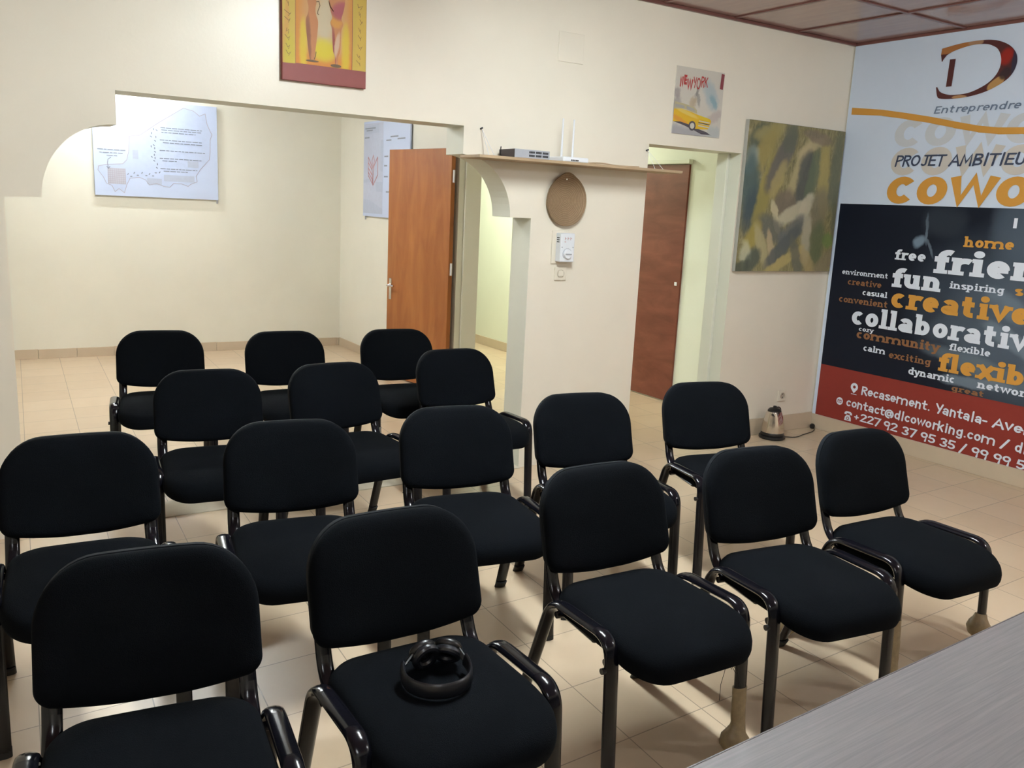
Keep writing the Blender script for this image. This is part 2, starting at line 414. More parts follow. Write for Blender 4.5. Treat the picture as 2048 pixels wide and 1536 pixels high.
def shell_bm():
    bm = bmesh.new(); cushion(bm, BACK_O, [(0, 0), (.7, 0), (.93, .002), (.985, .012), (.985, .028), (.9, .03), (0, .03)], back_place(.044), (0, .66)); return bm
RX, RA, RB = .243, .0235, .0115
def side_path(s):
    return bez([((s*RX, -.205, .0), 0), ((s*RX, -.176, .470), .062), ((s*RX, .112, .462), .06), ((s*RX, .285, .0), 0)], 9)
def split(s):
    p = side_path(s); z = [i for i in range(len(p))]
    return p[:11], p[10:12], p[11:]
def chair_parts():
    parts = [('seat', seat_bm(), M_FAB), ('backrest', back_bm(), M_FAB), ('back_shell', shell_bm(), M_SHELL)]
    for s in (-1, 1):
        f, r, b = split(s)
        for nm, pth in (('leg', f), ('side_rail', r), ('leg', b)):
            bm = bmesh.new(); tube(bm, pth, RA, RB, 14, wide=(1, 0, 0)); parts.append((nm, bm, M_STEEL))
        bm = bmesh.new()
        tube(bm, bez([((s*.202, -.06, .405), 0), ((s*.202, .155, .418), .075), ((s*.200, .205, .54), .06), ((s*.192, .245, .67), 0)]), .0205, .0095, 12, wide=(1, 0, 0))
        parts.append(('back_upright', bm, M_STEEL))
    for y, z in ((-.145, .385), (.10, .415)):
        bm = bmesh.new(); tube(bm, [(-.238, y, z), (.238, y, z)], .011, n=10); parts.append(('crossbar', bm, M_STEEL))
    bm = bmesh.new(); tube(bm, [(-.23, -.179, .385), (-.274, -.179, .385)], .009, n=10); parts.append(('bolt_cap', bm, M_BLK))
    return parts
CAPS = {}
def cap_bm(y, s):
    bm = bmesh.new(); tube(bm, [(s*RX, y, 0), (s*RX, y+(.0035 if y < 0 else -.018), .03)], .0245, .0125, 14, wide=(1, 0, 0)); return bm
GROUP = 'black fabric conference chairs set in four rows'
def first_chair(loc, rz, label):
    t = thing('visitor_chair', loc, label, 'chair', GROUP, rz); n = 0
    for nm, bm, m in chair_parts():
        o = link(nm, bm, m, t, smooth=True, sharp=50)
        if nm == 'leg':
            s = -1 if n < 2 else 1; y = -.205 if n % 2 == 0 else .285; n += 1
            o['pos'] = 'FL RL FR RR'.split()[n-1]
            link('foot_cap', cap_bm(y, s), M_CAP, o, smooth=True, sharp=50)
    return t
def copy_tree(o, parent=None):
    c = o.copy(); C.objects.link(c); c.parent = parent
    for ch in list(o.children): copy_tree(ch, c)
    return c
CH = [
 ('11', -5.317, -2.66, -7.5, 'leftmost chair of the front row, cut by the lower left corner of the photo'),
 ('12', -4.70, -2.659, -.7, 'front-row chair with the black headphones lying on its seat'),
 ('13', -3.935, -2.545, -1.9, 'front-row chair with threads hanging under its seat and tan tape on one front leg'),
 ('14', -3.318, -2.60, -7.4, 'front-row chair between the thread-trailing chair and the chair with two taped front legs'),
 ('15', -2.713, -2.581, -3.2, 'right end chair of the front row, both front legs wrapped in tan tape'),
 ('21', -5.325, -1.59, -4.3, 'left end chair of the second row, beside the left arch pier'),
 ('22', -4.678, -1.655, -9.7, 'second-row chair directly behind the chair holding the headphones'),
 ('23', -4.017, -1.666, -9.7, 'middle chair of the second row, in front of the thin pillar jamb'),
 ('24', -3.377, -1.641, -9.3, 'second-row chair standing in front of the pillar with the straw tray'),
 ('25', -2.653, -1.638, -12.1, 'right end chair of the second row, left of the steel kettle'),
 ('31', -4.71, -.633, -6.9, 'left chair of the third row of three, just before the arch'),
 ('32', -4.083, -.647, 3.0, 'middle chair of the third row, turned slightly to the left'),
 ('33', -3.327, -.445, -.9, 'right chair of the third row, beside the base of the arch pier'),
 ('41', -4.691, .59, -8.9, 'left chair of the back row beyond the arch, under the map poster'),
 ('42', -4.019, .402, -4.7, 'middle chair of the back row beyond the arch'),
 ('43', -3.344, .327, -6.6, 'right chair of the back row, in front of the open orange door'),
]
chairs = {}; proto = None
for k, x, y, a, lab in CH:
    if proto is None: proto = first_chair((x, y, 0), math.radians(a), lab); chairs[k] = proto
    else:
        c = copy_tree(proto); c.location = (x, y, 0); c.rotation_euler = (0, 0, math.radians(a)); c['label'] = lab; chairs[k] = c
def leg_of(k, pos): return [o for o in chairs[k].children if o.get('pos') == pos][0]
def wrap(k, pos, z0, z1, mat, label, blob=None):
    leg = leg_of(k, pos); s = -1 if pos[1] == 'L' else 1; fr = pos[0] == 'F'
    yy = lambda z: (-.205+z*.07) if fr else (.285-z*.375)
    bm = bmesh.new(); n = 14; P = []; A = []; B = []
    for i in range(n+1):
        z = max(.002, z0+(z1-z0)*i/n); j = .9+.2*random.random(); b = 0
        if blob: b = .021*math.exp(-((z-blob)/.028)**2)
        P.append((s*RX+random.uniform(-.0015, .0015)-b*.5, yy(z), z)); A.append(.0265*j*.5+.0132+b*1.1); B.append(.0155*j*.5+.0078+b*1.1)
    tube(bm, P, A, B, 16, wide=(1, 0, 0)); o = link('tape_wrap', bm, mat, leg, smooth=True, sharp=70); o['label'] = label
wrap('13', 'FR', 0, .215, M_TAPE, 'tan tape with a lump near the foot', blob=.05)
wrap('13', 'FL', 0, .085, M_TAPEG, 'grey worn tape at the foot')
wrap('15', 'FL', .03, .27, M_TAPE, 'tan tape around the leg')
wrap('15', 'FR', 0, .20, M_TAPE, 'bulging tan tape around the leg', blob=.155)
wrap('15', 'RL', 0, .10, M_TAPE, 'bulging tan tape at the foot', blob=.035)
wrap('32', 'RL', 0, .04, M_TAPEG, 'brown taped foot')
wrap('43', 'FL', .05, .30, M_TAPEG, 'brown tape wound around the leg')
# loose threads under one seat
random.seed(3)
for k, z1, x0 in (('13', .20, .165), ('13', .29, .19), ('13', .27, .205), ('13', .33, .10), ('13', .22, .215)):
    bm = bmesh.new(); p = []
    for i in range(9):
        f = i/8; p.append((x0+.018*math.sin(f*5+x0*40)+random.uniform(-.003, .003), -.185-.02*f+random.uniform(-.004, .004), .405-(.405-z1)*f))
    tube(bm, p, .0008, n=5); link('loose_thread', bm, M_THREAD, chairs[k], smooth=True)

# ------------------------------------------------------------------ headphones on the front seat
hp = thing('headphones', (-4.704, -2.694, .4862), 'black over-ear headphones lying on a front-row seat', 'headphones', rz=math.radians(-14))
bm = bmesh.new()
P = []
for i in range(25):
    a = math.radians(20-220*i/24); P.append((.080*math.cos(a), -.012+.080*math.sin(a), .0202+.022*max(0, math.sin(a)+.2)))
tube(bm, P, .0195, .006, 14, wide=(0, 0, 1)); link('headband', bm, M_LEATHER, hp, smooth=True, sharp=60)
for s, tilt, px, py, pz in ((-1, 62, -.022, .052, .038), (1, 40, .045, .062, .030)):
    bm = bmesh.new(); lathe(bm, [(0, -.014), (.030, -.014), (.040, -.008), (.043, .002), (.036, .012), (.020, .016), (0, .017)], 24)
    rot = Matrix.Translation((px, py, pz)) @ Matrix.Rotation(math.radians(s*22), 4, 'Z') @ Matrix.Rotation(math.radians(-tilt), 4, 'X') @ Matrix.Rotation(math.radians(s*38), 4, 'Y') @ Matrix.Scale(.84, 4)
    low = min((rot @ Vector((r*math.cos(k*math.pi/12), r*math.sin(k*math.pi/12)*1.06, z))).z for k in range(24) for r, z in ((.0455, -.021), (.034, -.0335), (.043, .002)))
    rot = Matrix.Translation((0, 0, .0015-low)) @ rot
    bmesh.ops.transform(bm, matrix=rot, verts=bm.verts); cup = link('ear_cup', bm, M_BLK, hp, smooth=True, sharp=60)
    bm = bmesh.new(); tube(bm, [(.031*math.cos(2*math.pi*k/24), .034*math.sin(2*math.pi*k/24), -.021) for k in range(24)], .0125, n=10, closed=True)
    bmesh.ops.transform(bm, matrix=rot, verts=bm.verts); link('ear_cushion', bm, M_LEATHER, cup, smooth=True)
    bm = bmesh.new(); tube(bm, [P[1 if s > 0 else -2], (P[0] if s > 0 else P[-1]), rot @ Vector((0, -.02, .012))], .007, .004, n=8); link('slider_arm', bm, M_BLK, hp, smooth=True)

# ------------------------------------------------------------------ desk
dk = thing('desk', (-4.15, -3.477, 0), 'grey wood-grain desk in the lower right foreground', 'desk', rz=math.radians(2.9))
bm = boxm(-.95, 1.25, -.75, 0, .722, .75, bev=.004); link('desk_top', bm, M_DESK, dk)
bm = boxm(-.95, 1.25, .0, .0025, .7235, .7485); link('edge_band', bm, M_DESKE, dk)
for x in (-.90, 1.17): link('side_panel', boxm(x, x+.028, -.70, -.06, 0, .722, bev=.002), M_DESK, dk)
link('modesty_panel', boxm(-.872, 1.17, -.14, -.12, .25, .722, bev=.002), M_DESK, dk)

# ------------------------------------------------------------------ stroke lettering
def ell(cx, cy, rx, ry, a0, a1, n=None):
    n = n or max(4, int(abs(a1-a0)/15))
    return [(cx+rx*math.cos(math.radians(a0+(a1-a0)*k/n)), cy+ry*math.sin(math.radians(a0+(a1-a0)*k/n))) for k in range(n+1)]
def glyph(ch, w):
    m = w/2; T = 1-m; A = 1.42; D = -.42; K = 1.36; l = m+.02; r = .82-m; c = (l+r)/2; h = (r-l)/2; v = .5-m
    S = []; F = []; dots = []; adv = .92
    def st(*p): S.append(list(p))
    if ch == 'a': st(*ell(c, .60, h, T-.60, 150, 0), (r, 0)); st(*ell(c-.01, .31, h, .31-m, 0, 360)); F = [(r+.05, 0, .14)]
    elif ch == 'b': st((l, 0), (l, A)); st(*ell(c, .5, h, v, 0, 360)); F = [(l-.05, A, .16)]
    elif ch == 'c': st(*ell(c, .5, h, v, 48, 312)); adv = .82
    elif ch == 'd': st((r, 0), (r, A)); st(*ell(c, .5, h, v, 0, 360)); F = [(r-.06, A, .16), (r+.06, 0, .16)]
    elif ch == 'e': st(*ell(c, .5, h, v, 0, 310)); st((l, .49), (r+m*.75, .49)); adv = .88
    elif ch == 'f': st((.28, 0), *ell(.28+.26, A-m-.28, .26, .28, 180, 60)); st((0, T), (.56, T)); F = [(.28, 0, .27)]; adv = .58
    elif ch == 'g': st((r, 1), (r, -.1), *ell(c, -.1, h, .32-m, 0, -150)[1:]); st(*ell(c, .5, h, v, 0, 360)); F = [(r+.06, 1, .15)]
    elif ch in 'hn':
        st((l, 0), (l, A if ch == 'h' else 1)); st((l, .5), *ell(c, .55, h, T-.55, 180, 0)[1:], (r, 0)); adv = .98
        F = [(l, 0, .25), (r, 0, .25), (l-.06, A if ch == 'h' else 1, .16)]
    elif ch == 'i': st((.24, 0), (.24, 1)); dots = [(.24, 1.27, m*1.1)]; F = [(.24, 0, .27), (.18, 1, .16)]; adv = .50
    elif ch == 'k': st((l, 0), (l, A)); st((r, 1), (l+.05, .42)); st((l+.22, .58), (r+.02, 0)); F = [(l, 0, .22), (r, 0, .22), (r, 1, .2), (l-.06, A, .16)]; adv = .9
    elif ch == 'l': st((.24, 0), (.24, A)); F = [(.24, 0, .27), (.18, A, .16)]; adv = .50
    elif ch == 'm':
        st((l, 0), (l, 1)); q = .36
        for k in (0, 1): st((l+2*q*k, .5), *ell(l+q+2*q*k, .57, q, T-.57, 180, 0)[1:], (l+2*q*(k+1), 0))
        F = [(l+2*q*k, 0, .22) for k in range(3)]+[(l-.06, 1, .16)]; adv = l+4*q+.22
    elif ch == 'o': st(*ell(c, .5, h, v, 0, 360)); adv = .86
    elif ch == 'p': st((l, D), (l, 1)); st(*ell(c, .5, h, v, 0, 360)); F = [(l, D, .25), (l-.06, 1, .16)]
    elif ch == 'r': st((.24, 0), (.24, 1)); st((.24, .5), *ell(.56, .55, .32, T-.55, 180, 55)[1:]); F = [(.24, 0, .3), (.18, 1, .16)]; adv = .72
    elif ch == 's': st(*ell(.37, .74, .27, .26-m*.9, 30, 250), *ell(.37, .27, .28, .27-m*.9, 75, -160)); adv = .74
    elif ch == 't': st((.26, 1.3), (.26, .3), *ell(.5, .3, .24, .3-m, 180, 285)[1:]); st((0, T), (.58, T)); adv = .72
    elif ch == 'u': st((l, 1), *ell(c, .45, h, .45-m, 180, 360), (r, 1)); st((r, .5), (r, 0)); F = [(l-.05, 1, .17), (r-.05, 1, .17), (r+.08, 0, .15)]; adv = .96
    elif ch == 'v': st((.10, 1), (.42, m), (.74, 1)); F = [(.10, 1, .2), (.74, 1, .2)]; adv = .84
    elif ch == 'w': st((.08, 1), (.32, m), (.58, .9), (.84, m), (1.08, 1)); F = [(.08, 1, .18), (1.08, 1, .18), (.58, 1, .14)]; adv = 1.16
    elif ch == 'x': st((.1, 1), (.76, 0)); st((.76, 1), (.1, 0)); F = [(.1, 1, .2), (.76, 1, .2), (.1, 0, .2), (.76, 0, .2)]; adv = .87
    elif ch == 'y': st((.10, 1), (.43, .1)); st((.76, 1), (.36, -.22), (.22, D+m), (.06, D+m)); F = [(.10, 1, .2), (.76, 1, .2)]; adv = .86
    elif ch == 'z': st((.08, T), (.64, T), (.08, m), (.68, m)); adv = .76
    elif ch == 'A': st((0.02, 0), (.5, K-m), (.98, 0)); st((.2, .45), (.8, .45)); adv = 1.02
    elif ch == 'B': st((l, 0), (l, K-m), *ell(.5, 1.03, .27, .33-m, 90, -90), (l, .70)); st((l, .70), *ell(.5, .37, .33, .37-m, 85, -90), (l, m)); adv = .95
    elif ch == 'C': st(*ell(.56, .68, .56-m, .68-m, 42, 318)); adv = 1.13
    elif ch == 'E': st((.8, K-m), (l, K-m), (l, m), (.82, m)); st((l, .68), (.72, .68)); adv = .9
    elif ch == 'G': st(*ell(.58, .68, .58-m, .68-m, 50, 340), (1.1, .6), (.65, .6)); adv = 1.15
    elif ch == 'I': st((.25, 0), (.25, K)); F = []; adv = .5
    elif ch == 'J': st((.28, K-m), (.86, K-m)); st((.6, K-m), (.6, .3), *ell(.36, .3, .24, .3-m, 0, -150)[1:]); adv = .86
    elif ch == 'K': st((l, 0), (l, K)); st((.85, K), (l, .55)); st((l+.2, .78), (.9, 0)); adv = .95
    elif ch == 'M': st((l, 0), (l+.1, K-m), (.6, .35), (1.1-m, K-m), (1.2-m, 0)); adv = 1.25
    elif ch == 'N': st((l, 0), (l, K-m), (.92-m, m), (.92-m, K)); adv = 1.0
    elif ch == 'O': st(*ell(.55, .68, .55-m, .68-m, 0, 360)); adv = 1.21
    elif ch == 'P': st((l, 0), (l, K-m), *ell(.5, .98, .33, .38-m, 90, -90), (l, .60)); adv = .9
    elif ch == 'R': st((l, 0), (l, K-m), *ell(.48, 1.0, .32, .36-m, 90, -90), (l, .64)); st((.4, .64), (.86, 0)); adv = .95
    elif ch == 'T': st((0, K-m), (.96, K-m)); st((.48, K-m), (.48, 0)); adv = .98
    elif ch == 'U': st((l, K), *ell(.46, .45, .46-l, .45-m, 180, 360), (.92-l, K)); adv = 1.0
    elif ch == 'W': st((.05, K), (.36, m), (.72, K-.1), (1.08, m), (1.39, K)); adv = 1.5
    elif ch == 'X': st((.05, K), (.85, 0)); st((.85, K), (.05, 0)); adv = .92
    elif ch == 'Y': st((.04, K), (.45, .65)); st((.86, K), (.40, 0)); adv = .9
    elif ch == '2': st(*ell(.42, .98, .32, .38-m, 160, -30), (.08, m), (.8, m)); adv = .9
    elif ch == '3': st(*ell(.38, 1.0, .30, .36-m, 150, -80), *ell(.38, .36, .34, .36-m, 80, -150)); adv = .86
    elif ch == '5': st((.74, K-m), (.2, K-m), (.14, .75), *ell(.40, .43, .34, .43-m, 110, -140)); adv = .88
    elif ch == '7': st((.06, K-m), (.78, K-m), (.3, 0)); adv = .86
    elif ch == '9': st(*ell(.42, .92, .32, .44-m, 10, 370), (.62, 0)); adv = .9
    elif ch == '+': st((.06, .55), (.66, .55)); st((.36, .25), (.36, .85)); adv = .75
    elif ch == '/': st((.02, -.1), (.6, K)); adv = .66
    elif ch == '-': st((.06, .5), (.5, .5)); adv = .58
    elif ch == '.': dots = [(.20, .11, .11)]; adv = .42
    elif ch == '@': st(*ell(.62, .5, .56, .62, -50, 275)); st(*ell(.6, .5, .24, .28, 0, 360)); st((.86, .82), (.86, .35), (1.0, .22), (1.16, .4)); adv = 1.36
    elif ch == ' ': adv = .5
    return adv, S, F, dots
def stroke2d(pts, w, rnd):
    """polygons of a ribbon of width w along pts, with round or flat ends"""
    P = [Vector(p) for p in pts]; n = len(P); closed = n > 4 and (P[0]-P[-1]).length < 1e-4
    if closed: P = P[:-1]; n -= 1
    Lf = []; Rt = []
    for i in range(n):
        a = P[i-1] if (i > 0 or closed) else None; b = P[(i+1) % n] if (i < n-1 or closed) else None
        d1 = (P[i]-a).normalized() if a is not None else None; d2 = (b-P[i]).normalized() if b is not None else None
        if d1 is None: d1 = d2
        if d2 is None: d2 = d1
        n1 = Vector((-d1.y, d1.x)); n2 = Vector((-d2.y, d2.x)); nn = n1+n2
        nn = nn.normalized() if nn.length > .1 else n1
        k = min(1.6, 1/max(.3, nn.dot(n1)))
        Lf.append(P[i]+nn*w/2*k); Rt.append(P[i]-nn*w/2*k)
    out = []
    for i in range(n if closed else n-1):
        j = (i+1) % n; out.append([Lf[i], Rt[i], Rt[j], Lf[j]])
    if rnd and not closed:
        for p in (P[0], P[-1]): out.append([p+Vector((math.cos(a*math.pi/6), math.sin(a*math.pi/6)))*w/2 for a in range(12)])
    return out
def text_polys(txt, xh, w, slab=False, rnd=True, shear=0, y1=None, y0=0, z0=0, sub=None, jitter=None, sx=None, serif=1.0, rot=0):
    def adv(t): return sum(glyph(c, w)[0]+(.06 if slab else .04) for c in t)
    if y1 is not None: sx = (y1-y0)/adv(sub or txt)
    elif sx is None: sx = xh
    x = 0; res = []; sid = 0
    for i, ch in enumerate(txt):
        a, S, F, dots = glyph(ch, w); js, jy = (jitter[i] if jitter else (1, 0))
        polys = []
        for s in S: sid += 1; polys += [(sid, p) for p in stroke2d(s, w, False)]
        if rnd:
            for s in S:
                if len(s) > 4 and (Vector(s[0])-Vector(s[-1])).length < 1e-4: continue
                for e in (s[0], s[-1]): sid += 1; polys.append((sid, [Vector(e)+Vector((math.cos(a2*math.pi/6), math.sin(a2*math.pi/6)))*w/2 for a2 in range(12)]))
        if slab:
            t = w*.72
            for fx, fy, hl in F:
                hl *= serif; yy = fy+(t/2 if fy <= 0 else -t/2); sid += 1; polys.append((sid, [Vector((fx-hl, yy-t/2)), Vector((fx+hl, yy-t/2)), Vector((fx+hl, yy+t/2)), Vector((fx-hl, yy+t/2))]))
        for dx, dy, r in dots: sid += 1; polys.append((sid, [Vector((dx+r*1.15*math.cos(k*math.pi/8), dy+r*1.15*math.sin(k*math.pi/8))) for k in range(16)]))
        for pid, p in polys:
            q = []
            for v in p:
                vx = (x+(v.x+shear*v.y))*sx; vy = (v.y*js+jy)*xh
                q.append((y0+vx-rot*vy, z0+vy+rot*vx))
            res.append((pid, q))
        x += a+(.06 if slab else .04)
    return res
NXV = Vector((-1, 0, 0))
def put(bm, polys, place, mi=0, nrm=NXV):
    """overlapping strokes get hair-thin steps in depth so that they never share one plane"""
    for k, (i, p) in enumerate(polys):
        step = nrm*((i % 14)*5e-5+(k % 11)*1.1e-5)
        q = []
        for v in p:
            if not q or (Vector(v)-Vector(q[-1])).length > 1e-6: q.append(v)
        if len(q) >= 3: poly(bm, [place(*v)+step for v in q], mi)
def flatlink(name, bm, mats, parent, nrm):
    """printed shapes: keep them as flat faces that look along nrm"""
    bm.normal_update()
    for f in bm.faces:
        if f.normal.dot(nrm) < 0: f.normal_flip()
    me = bpy.data.meshes.new(name); bm.to_mesh(me); bm.free()
    for m in mats: me.materials.append(m)
    o = bpy.data.objects.new(name, me); C.objects.link(o); o.parent = parent; return o

# ------------------------------------------------------------------ banner on the right wall
BX = -.013
bn = thing('wall_banner', (0, -1.5, .115), 'large printed coworking banner covering the right wall', 'banner')
bo = Vector((0, -1.5, .115))
def bp(s, z, d=0): return Vector((BX-d, -s, z))-bo
P_WHITE = plain('banner_white_print', (.62, .70, .84, 1), .42, spec=.25, var=.03)
P_RED = plain('banner_red_print', (.26, .035, .026, 1), .42, spec=.25, var=.08)
P_LET = plain('banner_white_lettering', (.72, .77, .87, 1), .45, spec=.25, var=.02)
P_ORG = plain('banner_orange_print', (.62, .30, .055, 1), .45, spec=.25, var=.05)
P_ORGD = plain('banner_dim_orange_print', (.27, .125, .055, 1), .45, spec=.25, var=.05)
P_GHOST = plain('banner_ghost_print', (.56, .585, .63, 1), .45, spec=.25, var=.02)
P_GHOST2 = plain('banner_tan_ghost_print', (.58, .54, .50, 1), .45, spec=.25, var=.02)
P_NAVY = plain('banner_navy_lettering', (.035, .05, .10, 1), .45)
P_GREYT = plain('banner_grey_lettering', (.15, .20, .30, 1), .45)
def sz(s, z): return (s-1.5, z-.115)
def dk_strokes():
    L = []
    for s, z, a, b, ang, c, so, op in [
        (1.30, 1.15, .55, .40, 20, (.045, .06, .085, 1), .9, .8), (1.55, .95, .5, .45, 0, (.10, .13, .17, 1), .9, .7), (1.42, 1.62, .20, .22, 0, (.09, .12, .16, 1), .9, .7),
        (1.38, 1.12, .16, .07, -30, (.17, .22, .28, 1), .8, .6), (1.45, .90, .22, .05, -25, (.20, .25, .31, 1), .8, .6), (1.30, .70, .45, .06, -10, (.13, .17, .21, 1), .8, .7),
        (1.25, .60, .25, .035, 3, (.19, .24, .30, 1), .6, .7), (1.1, 1.0, .25, .08, 30, (.07, .09, .12, 1), .9, .7), (.72, 1.48, .05, .035, 25, (.20, .27, .35, 1), .8, .8),
        (.765, 1.56, .10, .010, 97, (.16, .21, .27, 1), .8, .8), (.81, 1.44, .07, .010, 120, (.14, .18, .23, 1), .8, .7), (.88, 1.62, .15, .10, 0, (.035, .045, .06, 1), .9, .6),
        (2.2, 1.2, .5, .35, 15, (.10, .13, .17, 1), .9, .7)]:
        q = sz(s, z); L.append((q[0], q[1], a, b, ang, c, so, op))
    return L
P_DARK = paint('banner_dark_photo_print', (.009, .012, .022, 1), dk_strokes(), (1, -1), .035, 5, .45, spec=.12)
bm = bmesh.new()
SW = 3.0
box(bm, BX-bo.x, 0-bo.x, -SW-bo.y, -.012-bo.y, 0, HC-.02-.115, mi=0)
link('backing_panel', bm, P_WHITE, bn)
def brect(name, z0, z1, mat, s0=.042, d=.0008):
    bm = bmesh.new(); poly(bm, [bp(s0, z0, d), bp(SW, z0, d), bp(SW, z1, d), bp(s0, z1, d)])
    return flatlink(name, bm, [mat], bn, Vector((-1, 0, 0)))
brect('dark_photo_panel', .512, 1.722, P_DARK)
brect('red_contact_panel', .116, .512, P_RED)
PL = lambda s, z: bp(s, z, .0034)
NX = Vector((-1, 0, 0))
# ribbon
top = [(.045, 2.405), (.30, 2.375), (.50, 2.340), (.69, 2.304), (.85, 2.268), (1.02, 2.233), (1.15, 2.216), (1.31, 2.210), (1.6, 2.235), (2.0, 2.30), (2.4, 2.36), (2.95, 2.40)]
bm = bmesh.new()
for (a, za), (b, zb) in zip(top, top[1:]):
    poly(bm, [bp(a, za, .0030), bp(b, zb, .0030), bp(b, zb-.040, .0030), bp(a, za-(.049 if a < .2 else .042), .0030)])
flatlink('orange_ribbon', bm, [P_ORG], bn, NX)
# logo: a broken letter D round a bar
Do = [(.702, 2.654), (.690, 2.697), (.692, 2.736), (.793, 2.751), (.881, 2.757), (.984, 2.756), (1.066, 2.741), (1.14, 2.706), (1.185, 2.661), (1.203, 2.613), (1.198, 2.564), (1.174, 2.520), (1.127, 2.483), (1.034, 2.441), (.919, 2.417), (.803, 2.412), (.731, 2.418), (.703, 2.435), (.686, 2.493)]
Di = [(.706, 2.652), (.713, 2.668), (.732, 2.691), (.772, 2.710), (.839, 2.726), (.911, 2.735), (.983, 2.731), (1.025, 2.719), (1.068, 2.693), (1.095, 2.648), (1.103, 2.601), (1.091, 2.551), (1.058, 2.508), (1.004, 2.472), (.916, 2.441), (.815, 2.436), (.760, 2.445), (.718, 2.464), (.694, 2.495)]
P_LOGO = paint('banner_logo_print', (.085, .022, .022, 1), [(sz(*q)+r) for q, r in [
    ((.76, 2.73), (.13, .03, 5, (.40, .16, .05, 1), .3, .95)), ((.92, 2.75), (.05, .02, 0, (.42, .24, .14, 1), .4, .9)), ((1.13, 2.64), (.05, .04, 60, (.33, .02, .012, 1), .8, .95)),
    ((1.19, 2.60), (.10, .018, 90, (.03, .03, .06, 1), .6, .9)), ((1.09, 2.485), (.06, .028, 35, (.50, .28, .10, 1), .3, .95)), ((.86, 2.42), (.05, .01, 0, (.45, .25, .12, 1), .4, .9)), ((1.14, 2.54), (.04, .03, 50, (.035, .02, .025, 1), .6, .9))]], (1, -1), .006, 20, .45)
bm = bmesh.new()
def catmull(P, n=6):
    Q = [Vector(p) for p in P]; Q = [Q[0]*2-Q[1]]+Q+[Q[-1]*2-Q[-2]]; out = []
    for i in range(1, len(Q)-2):
        for k in range(n):
            t = k/n; a, b, c, d = Q[i-1:i+3]
            out.append(tuple(.5*(2*b+(c-a)*t+(2*a-5*b+4*c-d)*t*t+(3*b-a-3*c+d)*t**3)))
    return out+[tuple(Q[-2])]
Do, Di = catmull(Do[2:]), catmull(Di[1:-1] if len(Di) != len(Do) else Di[2:])
Do = [(.702, 2.654), (.690, 2.697)]+Do; Di = [(.706, 2.652), (.713, 2.668)]+Di
for i in range(len(Do)-1): poly(bm, [PL(*Do[i]), PL(*Do[i+1]), PL(*Di[i+1]), PL(*Di[i])])
poly(bm, [PL(.758, 2.662), PL(.798, 2.662), PL(.795, 2.491), PL(.756, 2.491)])
flatlink('logo', bm, [P_LOGO], bn, NX)
bm = bmesh.new(); put(bm, text_polys('Entreprendre', .034, .20, rnd=False, shear=.18, y0=.694, z0=2.324, y1=1.272), PL); flatlink('caption', bm, [P_GREYT], bn, NX)
PG = lambda s, z: bp(s, z, .0010)
PG2 = lambda s, z: bp(s, z, .0020)
def letters(name, txt, xh, w, shear, y0, z0, y1, sub, place, mat):
    """each big letter is a part of its own"""
    sx = (y1-y0)/sum(glyph(c, w)[0]+.04 for c in sub); x = y0
    for ch in txt:
        b2 = bmesh.new(); put(b2, text_polys(ch, xh, w, rnd=False, shear=shear*xh/sx, y0=x, z0=z0, sx=sx), place); flatlink(name, b2, [mat], bn, NX)
        x += (glyph(ch, w)[0]+.04)*sx
letters('faded_letter', 'COWORKING', .135, .35, .12, .412, 2.115, 1.435, 'COWO', PG, P_GHOST)
letters('faded_letter', 'COWORKING', .135, .35, .12, .412, 1.925, 1.435, 'COWO', PG2, P_GHOST2)
PT = lambda s, z: bp(s, z, .0036)
letters('title_letter', 'COWORKING', .135, .37, .12, .410, 1.732, 1.435, 'COWO', PL, P_ORG)
bm = bmesh.new(); put(bm, text_polys('PROJET', .054, .21, shear=.16, y0=.453, z0=1.986, y1=.822), PT); put(bm, text_polys('AMBITIEUX', .054, .21, shear=.16, y0=.855, z0=1.986, y1=1.352, sub='AMBITIEU'), PT); flatlink('slogan', bm, [P_NAVY], bn, NX)
# word cloud: text, s0, s1, baseline, x-height, colour (0 white, 1 orange, 2 dim orange), part measured, weight
WORDS = [('free', .550, .793, 1.349, .051, 0, None, .29), ('friendly', .851, 1.385, 1.282, .112, 0, 'frie', .32), ('fun', .553, .941, 1.158, .096, 0, None, .32),
 ('inspiring', .984, 1.352, 1.192, .033, 0, None, .25), ('environment', .131, .521, 1.210, .0265, 0, None, .25), ('creative', .191, .480, 1.138, .0315, 2, None, .25),
 ('casual', .327, .534, 1.074, .029, 0, None, .25), ('convenient', .133, .550, 1.004, .034, 2, None, .25), ('creative', .565, 1.415, 1.015, .102, 1, 'creativ', .32),
 ('collaborative', .262, 1.44, .853, .098, 0, 'collaborati', .31), ('cozy', .335, .461, .812, .0225, 0, None, .25), ('community', .322, .982, .757, .046, 2, None, .29),
 ('flexible', 1.044, 1.329, .785, .033, 0, None, .25), ('calm', .394, .578, .673, .033, 0, None, .27), ('exciting', .606, .934, .657, .034, 2, None, .25),
 ('flexible', .986, 1.575, .635, .090, 1, 'flexib', .32), ('dynamic', .773, 1.120, .570, .036, 0, None, .27), ('network', 1.274, 1.585, .572, .036, 0, 'networ', .27),
 ('great', 1.101, 1.330, .519, .027, 2, None, .27), ('s', 1.418, 1.468, 1.192, .042, 1, None, .32), ('home', 1.041, 1.372, 1.468, .048, 1, None, .29)]
bm = bmesh.new()
for i, (w, s0, s1, z, xh, col, sub, wt) in enumerate(WORDS):
    d = .0024+.0008*(i % 2); put(bm, text_polys(w, xh, wt, slab=True, rnd=False, y0=s0, z0=z, y1=s1, sub=sub), lambda s, zz: bp(s, zz, d), col)
put(bm, text_polys('I', .045, .45, rnd=False, y0=1.338, z0=1.602, sx=.05), PL, 0)
